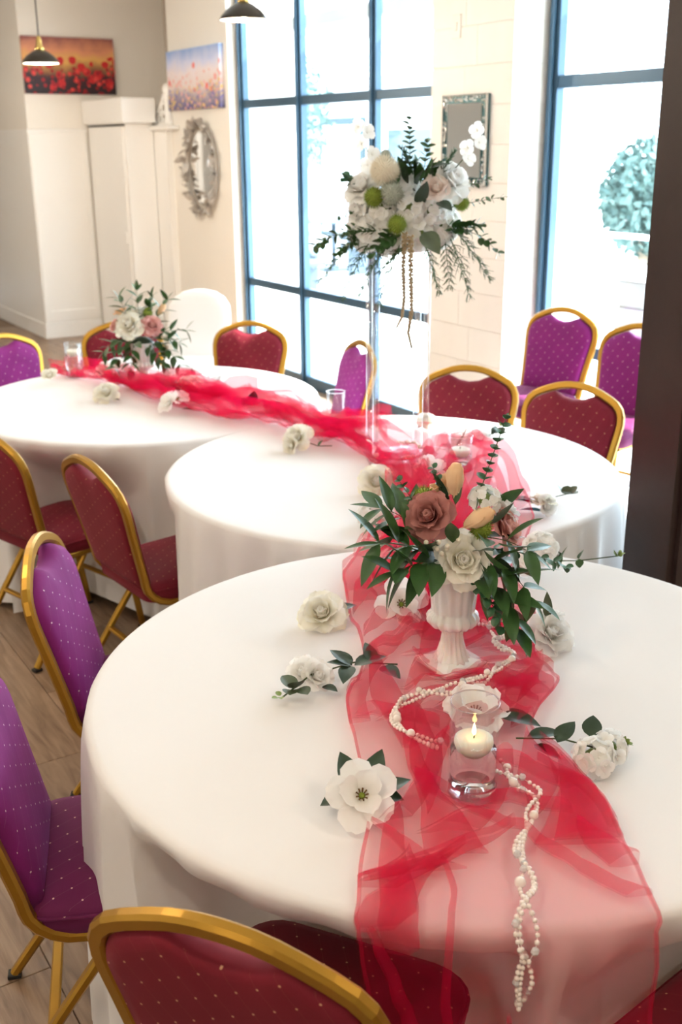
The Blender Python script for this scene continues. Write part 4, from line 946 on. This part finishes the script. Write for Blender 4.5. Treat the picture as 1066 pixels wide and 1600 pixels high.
# ================================================================== ACRYLIC STAND AND TALL ARRANGEMENT
SX, SY, SRZ = 0.197, 3.660, math.radians(6)
stand = thing('flower_stand', 'tall clear acrylic column stand on the middle table', 'stand', at(SX, SY, ST + .004, SRZ))
HS = .72; hw = .085
MB().box(-.11, .11, -.11, .11, 0, .006, bev=.0015).obj('base_plate', M['acrylic'], stand)
MB().box(-.11, .11, -.11, .11, HS - .006, HS, bev=.0015).obj('top_plate', M['acrylic'], stand)
for sx in (-1, 1):
    for sy in (-1, 1):
        MB().tube([(sx * hw, sy * hw, .006), (sx * hw, sy * hw, HS - .006)], .0115, 20).obj('rod', M['acrylic'], stand, True)
tall = thing('flower_arrangement', 'tall white hydrangea arrangement with hanging amaranth on the acrylic stand', 'flowers', at(SX + .015, SY, ST + .004 + HS))
MB().ball((0, 0, .10), .115, 16, 9, (1.15, 1.0, .78)).obj('foam_core', M['leaf_dark'], tall, True)
rnd = random.Random(21)
for k, (x, y, z, R) in enumerate(((-.13, -.06, .05, .085), (-.05, -.12, .045, .085), (.05, -.12, .05, .08), (.13, -.06, .06, .085), (-.15, .03, .07, .08), (.16, .03, .07, .08), (0, .12, .06, .09), (-.09, .09, .05, .08), (.10, .09, .05, .08), (-.09, -.11, .12, .075), (.02, -.13, .13, .07), (.10, -.10, .12, .07), (-.155, -.03, .13, .065), (.0, -.02, .20, .075), (.14, .0, .13, .07), (-.02, .08, .17, .08))):
    hydrangea(tall, A(0, x * .88, y * .88, z, x, y, max(.05, z - .06)), R * .88, M['white_petal'], 50 + k, 30, .34)
pompon(tall, A(0, -.066, -.12, .245, 0, 0, 1), .052, M['cream_pom'], 'cream_pompon', 320, .15, 11)
pompon(tall, A(0, -.046, -.14, .175, 0, 0, 1), .046, M['thistle'], 'globe_thistle', 220, .45, 12)
pompon(tall, A(0, -.10, -.14, .165, 0, 0, 1), .038, M['lime'], 'lime_pompon', 190, .3, 13)
pompon(tall, A(0, -.03, -.19, .085, 0, 0, 1), .036, M['lime'], 'lime_pompon', 190, .3, 14)
pompon(tall, A(0, .185, -.06, .14, 0, 0, 1), .030, M['lime'], 'lime_pompon', 160, .3, 15)
pompon(tall, A(0, -.06, -.03, .29, 0, 0, 1), .022, M['thistle'], 'globe_thistle', 120, .45, 16)
rose(tall, A(0, -.14, -.08, .20, -.5, -.5, .6), .055, M['white_petal'], 'white_peony', 61)
rose(tall, A(0, .155, -.08, .215, .5, -.6, .5), .062, M['white_petal'], 'white_peony', 62, 1.1)
rose(tall, A(0, .095, -.12, .19, .0, -.8, .4), .045, M['pale_pink'], 'blush_peony', 63, 1.1, True)
branch(tall, (.02, -.02, .15), (.02, -.02, .28), (.015, -.02, .395), 14, 0.032, 0.023, Lf, 'eucalyptus_branch', 71, 1.5, .4)
branch(tall, (.04, -.02, .15), (.07, -.02, .25), (.075, -.02, .325), 10, 0.035, 0.025, Lf, 'eucalyptus_branch', 72, 1.5, .4)
branch(tall, (-.10, -.05, .06), (-.20, -.08, .07), (-.285, -.10, .015), 14, 0.035, 0.026, Lf, 'eucalyptus_branch', 73, 1.5, .5)
branch(tall, (-.10, -.05, .04), (-.18, -.08, .03), (-.22, -.09, -.01), 9, 0.029, 0.022, Lf, 'eucalyptus_branch', 74, 1.5, .5)
branch(tall, (.10, -.08, .06), (.18, -.10, .06), (.235, -.11, .075), 13, 0.041, 0.032, Lf, 'eucalyptus_branch', 75, 1.5, .3)
branch(tall, (.12, -.05, .06), (.24, -.06, .07), (.305, -.07, -.015), 10, 0.032, 0.026, Lf, 'eucalyptus_branch', 76, 1.5, .5)
branch(tall, (.12, -.05, .12), (.24, -.05, .15), (.325, -.05, .158), 11, 0.023, 0.017, Lf, 'eucalyptus_branch', 77, 1.2, .5)
branch(tall, (.12, -.05, .16), (.20, -.05, .19), (.27, -.05, .215), 9, 0.026, 0.017, Lf, 'eucalyptus_branch', 78, 1.2, .5)
branch(tall, (-.12, -.05, .16), (-.17, -.06, .20), (-.19, -.07, .225), 7, 0.038, 0.029, M['euc'], 'eucalyptus_branch', 79, 1.5, .3)
branch(tall, (-.10, -.05, .12), (-.18, -.06, .12), (-.21, -.07, .105), 6, 0.020, 0.014, Lf, 'eucalyptus_branch', 80, 1.2, .3)
branch(tall, (-.02, -.15, .05), (-.06, -.19, .06), (-.105, -.20, .0), 9, 0.041, 0.032, Lf, 'eucalyptus_branch', 81, 1.5, .3)
for k in range(22):
    a = k * .7; leaf(tall, (.03 + .05 * math.cos(a), -.06 + .03 * math.sin(a), .20 + .004 * (k % 7)), (.5 * math.cos(a), -.3 + .5 * math.sin(a), .9), .075, .04, (Lf, M['leaf_dark'])[k % 2], k, .6)
leaf(tall, (.055, -.17, .06), (.25, -.5, -.3), .11, .062, M['euc_grey'], .5, .8); leaf(tall, (.045, -.13, .13), (.1, -.5, .9), .11, .05, M['leaf_dark'], .2); leaf(tall, (.10, -.13, .15), (.5, -.6, -.2), .07, .045, M['leaf_dark'], .3); leaf(tall, (.08, -.12, .25), (.8, -.3, .3), .06, .04, M['leaf_dark'], .3); leaf(tall, (-.05, -.12, .24), (-.8, -.3, .3), .06, .03, M['leaf_dark'], .3)
for k, (p, d, L) in enumerate((((-.11, -.10, .03), (-.5, -.3, -.75), .16), ((-.02, -.17, .02), (-.35, -.2, -.75), .15), ((.02, -.17, .03), (-.5, -.2, -.3), .12), ((.15, -.08, .03), (.35, -.2, -.8), .15), ((.13, -.09, .03), (.1, -.3, -.8), .12), ((-.08, -.12, .06), (-.7, -.2, .1), .12), ((.11, -.08, .22), (.4, 0, .9), .11), ((.03, -.04, .22), (-.3, 0, .9), .12), ((-.13, -.08, .05), (-.7, -.2, -.5), .17), ((-.06, -.16, .02), (-.6, -.2, -.8), .14), ((.17, -.05, .05), (.6, -.2, -.6), .15), ((.06, -.17, .02), (.3, -.2, -.8), .12))): fern(tall, p, d, L, 90 + k)
# orchid sprays
for k, (p0, p1, p2, fl) in enumerate((((-.08, -.05, .2), (-.12, -.06, .28), (-.135, -.06, .375), (.35, .45, .62, .8, .95, 1.0)), ((.10, -.06, .2), (.19, -.08, .26), (.235, -.09, .36), (.55, .75, .9, 1.0)))):
    P = bezier(p0, p1, p2, 12); o = MB().tube(P, .0016, 6).obj('orchid_spray', M['stem'], tall, True)
    me = floret_mesh(.028, M['white_petal'])
    for q, t in enumerate(fl):
        p = P[min(11, int(t * 11))]; link('floret', me, o, aim(p + Vector(((-1) ** q * .012, -.012, 0)), ((-1) ** q * .5, -.8, .25), q))
tassel(tall, [(-.006, -.20, .06), (-.010, -.205, -.05), (-.006, -.205, -.14), (-.012, -.205, -.20), (-.030, -.205, -.235)], .009, 1)
tassel(tall, [(.012, -.20, .05), (.014, -.21, -.08), (.018, -.212, -.18), (.008, -.21, -.25), (.020, -.21, -.30)], .010, 2)

# ================================================================== CANDLES
def candle(x, y, H, D, label, clabel, level=.55, cz=None, lit=False):
    R = D / 2
    g = thing('glass_cylinder', label, 'glass vase', at(x, y, ST + .004), 'glass candle cylinders')
    MB().lathe([(R, .004), (R, H), (R - .0009, H + .001), (R - .002, H), (R - .002, .024)], 48, cap=False).obj('wall', M['cylglass'], g, True)
    MB().lathe([(0, 0), (R - .002, 0), (R, .003), (R, .018), (R - .003, .022), (0, .020)], 48).obj('base', M['glass'], g, True)
    MB().tube([((R - .001) * math.cos(2 * PI * k / 40), (R - .001) * math.sin(2 * PI * k / 40), H) for k in range(40)], .0013, 6, closed=True).obj('rim', M['glass'], g, True)
    wz = H * level
    MB().lathe([(0, .0235), (R - .003, .0235), (R - .003, wz), (0, wz)], 48).obj('water', M['water'], g, True)
    c = thing('floating_candle', clabel, 'candle', at(x, y, ST + .004 + wz), 'floating candles'); r = R * .80
    MB().lathe([(0, -.012), (r * .55, -.012), (r * .88, .0), (r, .011), (r * .97, .019), (r * .80, .0225), (r * .3, .019), (0, .0185)], 40).obj('wax', M['wax'], c, True)
    w_ = MB().tube([(0, 0, .018), (.001, 0, .027)], .0011, 6).obj('wick', M['wick'], c, True)
    if lit: MB().lathe([(.0005, .024), (.003, .028), (.0038, .032), (.0022, .040), (.0003, .047)], 12).obj('flame', M['flame'], c, True)
candle(0.219, 1.580, .174, .083, 'clear glass cylinder with water on the front table', 'lit white floating candle in the front glass cylinder', .50, lit=True)
candle(-1.269, 5.100, .158, .083, 'clear glass cylinder at the far end of the runner', 'white floating candle in the cylinder at the far end of the runner', .66)
candle(-0.017, 4.038, .150, .075, 'clear glass cylinder in the runner where the tables meet', 'white floating candle low in the cylinder where the tables meet', .22)
candle(0.401, 3.486, .120, .085, 'clear glass cylinder behind the front bouquet', 'white floating candle in the cylinder behind the front bouquet', .45)
candle(-0.529, 4.560, .110, .075, 'clear glass cylinder on the far table right of the small vase', 'white floating candle in the cylinder next to the far vase', .35)

# ================================================================== PEARL GARLANDS
def garland(pts, label, seed, strands=3, r=.0042, spread=.009, zf=None):
    g = thing('pearl_garland', label, 'garland'); rnd = random.Random(seed)
    P = np_spline(pts, 400); seg = np.r_[0, np.cumsum(np.linalg.norm(np.diff(P, axis=0), axis=1))]; tot = seg[-1]
    pt = lambda d: Vector([float(np.interp(d, seg, P[:, k])) for k in range(3)])
    big = MB().ball((0, 0, 0), .0082, 12, 8).mesh('pearl', M['pearl'], True); cry = MB().ball((0, 0, 0), .0065, 6, 4).mesh('crystal_bead', M['crystal'])
    for s in range(strands):
        mb = MB(); d = 0.0; line = []; ph = rnd.random() * 6
        while d < tot:
            a = ph + d * 38 + s * 2.1; tg = (pt(min(tot, d + .004)) - pt(max(0, d - .004))).normalized(); sd = tg.cross(Vector((0, 0, 1))); sd = sd.normalized() if sd.length > .15 else Vector((1, 0, 0)); up = sd.cross(tg)
            amp = spread * (1 + .8 * math.sin(d * 17 + s)); p = pt(d) + sd * amp * math.cos(a) + up * abs(amp * .5 * math.sin(a)) + up * r
            line.append(p)
            if rnd.random() < .055: link('pearl', big, g, Matrix.Translation(p + up * .004) @ Matrix.Scale(rnd.uniform(.75, 1.1), 4)); d += r * 3.2
            elif rnd.random() < .03: link('crystal_bead', cry, g, Matrix.Translation(p + up * .003)); d += r * 3
            else: mb.ball(tuple(p), r * rnd.uniform(.85, 1.08), 7, 5); d += r * 2.05
        o = mb.obj('bead_strand', M['pearl'], g, True); o['kind'] = 'stuff'; MB().tube(line, .0006, 4).obj('thread', M['thread'], o)
    return g
zt = ST + .022; DROP = 0.125
garland([(0.30, 2.17, zt + .02), (0.335, 2.11, zt + .02), (0.325, 2.07, zt + .02), (0.356, 2.015, zt + .02), (0.294, 1.922, zt + .022), (0.205, 1.859, zt + .022), (0.128, 1.823, zt + .02), (0.091, 1.776, zt + .012), (0.121, 1.719, zt + .008), (0.175, 1.685, zt)], 'pearl garland curling between the front vase and the candle', 1, 3)
garland([(0.265, 1.64, zt - .005), (0.278, 1.592, zt), (0.317, 1.535, zt), (0.30, 1.47, zt), (0.275, 1.408, zt), (0.27, 1.35, zt - .004), (0.262, 1.300, zt - .006), (0.258, 1.262, zt - .010), (0.255, 1.232, ST - .012), (0.253, 1.224, ST - .05), (0.250, 1.222, ST - .09), (0.248, 1.220, ST - DROP)], 'pearl garland hanging over the edge of the front table', 2, 3)
garland([(0.10, 3.70, zt + .02), (0.12, 3.60, zt), (0.20, 3.56, zt - .008), (0.28, 3.60, zt), (0.29, 3.70, zt), (0.20, 3.745, zt)], 'pearl garland ringing the foot of the acrylic stand', 3, 2)

# ================================================================== SCATTERED SILK FLOWERS
LD = M['leaf_dark']
def loose(name, label, x, y, dz=0.0, rz=0.0, cat='flower'): return thing(name, label, cat, at(x, y, ST + dz, rz), 'silk flowers laid along the runner')
f = loose('silk_magnolia', 'large white magnolia with brown stamens beside the front candle', 0.030, 1.515, .030)
magnolia(f, aim((0, 0, .012), (.05, -.75, .8)), .058, M['white_petal'], 3)
for d, L in (((-.35, .8, .75), .085), ((.35, .8, .75), .09), ((.85, .35, .3), .075), ((.9, -.2, .1), .055), ((-.9, -.3, .0), .055)): leaf(f, (d[0] * .02, .02, .0), d, L, .045, LD, 0, .8, .3)
f = loose('silk_magnolia', 'white magnolia resting on the tulle left of the front vase', 0.135, 2.25, .045, .4)
magnolia(f, aim((0, 0, .012), (-.25, -.75, .55)), .060, M['white_petal'], 5, (3, 4)); leaf(f, (.02, .02, .0), (.8, .2, .2), .07, .04, LD)
f = loose('silk_magnolia', 'white magnolia lying behind the front candle', 0.250, 1.80, .030)
magnolia(f, aim((0, 0, .0), (.1, -.2, 1)), .062, M['white_petal'], 7, (3, 6)); leaf(f, (.04, 0, 0), (1, -.5, .1), .09, .05, LD)
f = loose('silk_rose', 'ivory rose with a dark leaf at the left edge of the tulle', -0.047, 2.255, .028)
rose(f, aim((0, 0, .01), (-.1, -.6, .75)), .050, M['ivory'], 'bloom', 8, 1.2); leaf(f, (.03, .03, .0), (1, .5, .2), .06, .04, LD); leaf(f, (.03, .02, .0), (.9, .9, .25), .055, .035, LD)
f = loose('silk_rose', 'white rose on bare linen right of the front vase', 0.460, 2.135, .034)
rose(f, aim((0, 0, .005), (.3, -.5, .7)), .048, M['white_petal'], 'bloom', 9, 1.1); leaf(f, (-.01, .02, .03), (.0, .2, 1), .06, .022, M['euc_grey']); rose(f, aim((.0, .045, .015), (-.2, .6, .6)), .034, M['white_petal'], 'bloom', 10, 1.1, True)
# long gardenia spray on the linen
f = loose('gardenia_spray', 'gardenia spray with dark leaves and eucalyptus tip lying on the front linen', -0.035, 1.965, .014)
MB().tube([(-.085, -.075, .004), (-.03, -.01, .02), (.06, .045, .02), (.15, .05, .012)], .0018, 6).obj('stem', M['stem'], f, True)
rose(f, aim((-.045, .01, .018), (-.3, -.5, .8)), .036, M['white_petal'], 'bloom', 12, 1.2, True); rose(f, aim((-.015, -.005, .016), (.3, -.6, .7)), .034, M['white_petal'], 'bloom', 13, 1.2, True)
for p, d, L, W in (((.055, .03, .02), (-.7, .75, .35), .07, .035), ((.055, .03, .02), (-.9, .15, .2), .055, .03), ((.05, .03, .02), (-.2, -.9, .0), .065, .036), ((.06, .03, .02), (.9, .35, .25), .075, .045), ((.10, .04, .02), (-.3, .9, .6), .06, .03), ((.115, .04, .012), (.6, -.7, .05), .06, .04), ((-.005, -.02, .0), (.5, -.4, .1), .04, .025)): leaf(f, p, d, L, W, LD, 0, .8, .3)
for p, d, L in (((-.06, -.045, .008), (-.6, .6, .5), .042), ((-.06, -.045, .008), (.2, -.5, .8), .04), ((-.055, -.045, .008), (.5, -.7, .2), .038), ((-.065, -.05, .008), (-.1, -.9, .3), .032)): leaf(f, p, d, L, .036, M['euc_grey'], 0, 1.5)
for p, d in (((-.088, -.07, .006), (-.6, .7, .5)), ((-.088, -.075, .006), (.2, -.8, .3)), ((-.092, -.078, .006), (-.8, -.4, .3))): leaf(f, p, d, .014, .013, M['euc_lime'], 0, 1.5)
# right spray
f = loose('hydrangea_spray', 'white hydrangea spray with leaves on the linen right of the front candle', 0.445, 1.675, .020)
MB().tube([(-.13, .045, .005), (-.05, .03, .012), (.0, .0, .012)], .0018, 6).obj('stem', M['stem'], f, True)
hydrangea(f, aim((-.005, -.03, .012), (0, -.2, 1)), .040, M['white_petal'], 70, 18, .50, .6); hydrangea(f, aim((.030, .0, .012), (.2, -.2, 1)), .036, M['white_petal'], 71, 16, .5, .6)
for p, d, L, W in (((-.11, .045, .008), (.9, -.05, .25), .07, .038), ((-.06, .02, .01), (.5, .5, .4), .06, .036), ((.0, .02, .02), (.2, .7, .5), .05, .036), ((-.10, .03, .0), (.7, -.6, .0), .06, .03)): leaf(f, p, d, L, W, LD, 0, .8)
for k in range(7): leaf(f, (.055, .005, .012), (math.cos(k) * .6 + .5, math.sin(k * 1.7) * .6, .5), .018, .012, M['euc_lime'], k, 1.2)
# hydrangea behind the vase, right
f = loose('hydrangea_spray', 'white hydrangea sprig with pointed leaves at the rear edge of the front table', 0.505, 2.555, .040)
hydrangea(f, aim((0, 0, .035), (0, -.4, 1)), .048, M['white_petal'], 72, 22, .50, .9); hydrangea(f, aim((-.04, -.02, .0), (-.4, -.4, .6)), .036, M['white_petal'], 73, 14, .5, .8)
MB().tube([(.02, 0, .0), (.10, .0, .0), (.20, .0, .012)], .0016, 6).obj('stem', M['stem'], f, True)
for p, d, L in (((.05, -.01, .0), (.15, -.2, 1), .055), ((.045, -.01, .03), (.1, -.1, -1), .05), ((.10, .0, .005), (.15, -.3, 1), .035), ((.10, .0, .005), (.1, -.3, -.9), .025)): leaf(f, p, d, L, .022, M['leaf'], .3, .6)
for k in range(6): leaf(f, (.20, 0, .012), (math.cos(k) * .8, math.sin(k * 2.1) * .5, .5), .02, .013, M['euc_lime'], k, 1.2)
leaf(f, (-.05, 0, -.01), (-.9, .1, .3), .07, .05, LD)
# middle table flowers
f = loose('silk_rose', 'cream rose lying on its side with a blue leaf on the middle table', 0.600, 3.045, .034)
rose(f, aim((0, 0, .01), (.1, .3, .9)), .040, M['ivory'], 'bloom', 20, 1.1); rose(f, aim((.01, -.03, -.0), (.5, -.6, .3)), .036, M['white_petal'], 'bloom', 21, 1.1, True)
leaf(f, (-.02, .0, -.005), (-.9, .05, .35), .075, .055, LD, 0, .8); leaf(f, (.0, -.03, -.02), (-.8, .25, .12), .075, .03, M['blue_leaf'], 0, .8); leaf(f, (-.02, -.01, .0), (-.7, .4, .1), .08, .05, LD, .3, .8)
f = loose('eucalyptus_sprig', 'small grey eucalyptus sprig alone on the middle table linen', 0.693, 3.150, .018, 0, 'sprig')
MB().tube([(-.03, .01, -.005), (.0, .0, .006), (.035, -.005, .012)], .0016, 6).obj('stem', M['stem'], f, True)
for p, d, L in (((-.01, 0, .005), (-.5, .1, .9), .038), ((.0, 0, .005), (-.1, -.6, .5), .036), ((.01, 0, .005), (.4, -.5, .4), .036), ((.015, 0, .008), (.5, .2, .8), .03), ((.0, 0, .005), (.2, .4, .9), .03)): leaf(f, p, d, L, .034, M['euc_grey'], 0, 1.5)
f = loose('silk_rose', 'ivory ruffled rose before the foot of the acrylic stand', 0.111, 3.240, .034)
rose(f, aim((0, 0, .01), (0, -.8, .6)), .052, M['ivory'], 'bloom', 22, 1.2)
f = loose('hydrangea_bloom', 'white hydrangea head on the linen beside the front bouquet', 0.100, 2.945, .026)
hydrangea(f, aim((0, 0, .01), (0, -.4, 1)), .058, M['white_petal'], 74, 26, .42, .7); leaf(f, (.04, -.02, 0), (.9, -.3, .2), .045, .03, LD)
f = loose('silk_rose', 'ivory rose on the linen edge where the middle and far tables meet', -0.160, 3.760, .034)
rose(f, aim((0, 0, .02), (-.45, -.6, .7)), .050, M['ivory'], 'bloom', 23, 1.1); rose(f, aim((-.02, -.03, -.005), (-.6, -.5, .2)), .036, M['ivory'], 'bloom', 24, 1.1, True)
MB().tube([(.03, .0, .0), (.08, -.03, -.01), (.13, -.02, -.012)], .0018, 6).obj('stem', M['stem'], f, True); leaf(f, (.08, -.03, -.01), (.4, .3, .6), .03, .016, M['leaf'])
f = loose('silk_rose', 'pale rose with olive leaves behind the acrylic stand', 0.330, 4.020, .030)
rose(f, aim((0, 0, .01), (.1, -.6, .8)), .040, M['ivory'], 'bloom', 25, 1.2, True); leaf(f, (.0, -.02, -.01), (-.9, -.3, .1), .05, .03, M['euc_grey'], 0, .8)
f = loose('gardenia_spray', 'white gardenia and grey eucalyptus standing beyond the front bouquet', 0.520, 3.760, .030)
rose(f, aim((-.02, 0, .01), (-.1, -.6, .8)), .042, M['white_petal'], 'bloom', 26, 1.2, True); MB().tube([(0, 0, 0), (.03, .01, .03), (.055, .02, .045)], .0016, 6).obj('stem', M['stem'], f, True)
for k in range(6): leaf(f, (.03 + .004 * k, .01, .025), (math.cos(k * 1.1), math.sin(k * 1.9) * .6, .7), .034, .03, M['euc_grey'], k, 1.5)
for k in range(4): leaf(f, (.065, .02, .05), (math.cos(k * 1.6), math.sin(k * 1.6), .6), .016, .011, M['euc_lime'], k, 1.2)
f = loose('silk_magnolia', 'white magnolia just behind the tulips of the front bouquet', 0.290, 3.330, .034)
magnolia(f, aim((0, 0, .01), (.0, -.5, .9)), .056, M['white_petal'], 11)
f = loose('wine_leaf_sprig', 'upright wine-red leaf beside the cylinder behind the bouquet', 0.400, 3.600, .010, 0, 'sprig')
leaf(f, (0, 0, 0), (.15, 0, 1), .10, .05, M['wine_leaf'], 0, .6); leaf(f, (.02, 0, .06), (.2, 0, 1), .06, .025, M['euc'], 0, .6)
# far table flowers
f = loose('silk_lily', 'white lily with a dark leaf at the front of the far runner', -0.690, 4.330, .032)
magnolia(f, aim((-.01, 0, .01), (-.6, -.5, .6)), .052, M['white_petal'], 12, (3, 4)); magnolia(f, aim((.02, .02, .025), (.3, -.3, 1)), .048, M['white_petal'], 13, (0, 5)); leaf(f, (.04, -.01, -.01), (.9, -.2, .1), .06, .035, LD)
f = loose('silk_rose', 'white rose on bare linen before the far vase', -1.010, 4.560, .036)
rose(f, aim((0, 0, .01), (-.2, -.5, .8)), .052, M['ivory'], 'bloom', 27, 1.1); leaf(f, (.03, -.02, -.02), (.9, -.3, .1), .04, .02, LD)
f = loose('silk_rose', 'small white rosebud at the far tip of the runner', -1.345, 4.930, .032)
rose(f, aim((0, 0, .01), (-.1, -.5, .9)), .042, M['ivory'], 'bloom', 28, .8, True)
f = loose('silk_lily', 'spiky white lilies piled left of the far vase', -1.03, 4.97, .05)
for k, (x, z) in enumerate(((-.06, .0), (.0, .02), (.06, .01))): magnolia(f, aim((x, 0, z), (x * 5, -.4, 1)), .055, M['white_petal'], 14 + k, (3, 4))
f = loose('silk_lily', 'white lilies with grey leaves right of the far vase', -0.73, 4.86, .05)
for k, (x, z) in enumerate(((-.05, .0), (.03, .01))): magnolia(f, aim((x, 0, z), (x * 5, -.4, 1)), .052, M['white_petal'], 18 + k, (3, 4))
for k in range(4): leaf(f, (.07, -.02, .0), (math.cos(k * 1.5), -.3, .6), .045, .035, M['euc_grey'], k, 1.5)
f = loose('hydrangea_bloom', 'cream hydrangea head on the far runner', -0.640, 4.55, .05)
hydrangea(f, aim((0, 0, .01), (0, -.5, 1)), .070, M['ivory'], 75, 28, .40, .7)
f = loose('wine_leaf_sprig', 'wine-red leaves poking from the tulle between the far and middle tables', -0.36, 4.30, .035, 0, 'sprig')
for d in ((-.6, -.3, .8), (.1, -.2, .9), (.7, -.3, .5)): leaf(f, (0, 0, 0), d, .08, .05, M['wine_leaf'], 0, .6)
f = loose('wine_leaf_sprig', 'wine-red leaf beside the low cylinder on the far table', -0.56, 4.64, .025, 0, 'sprig')
for d in ((-.5, 0, .8), (.4, 0, .9)): leaf(f, (0, 0, 0), d, .09, .05, M['wine_leaf'], 0, .6)
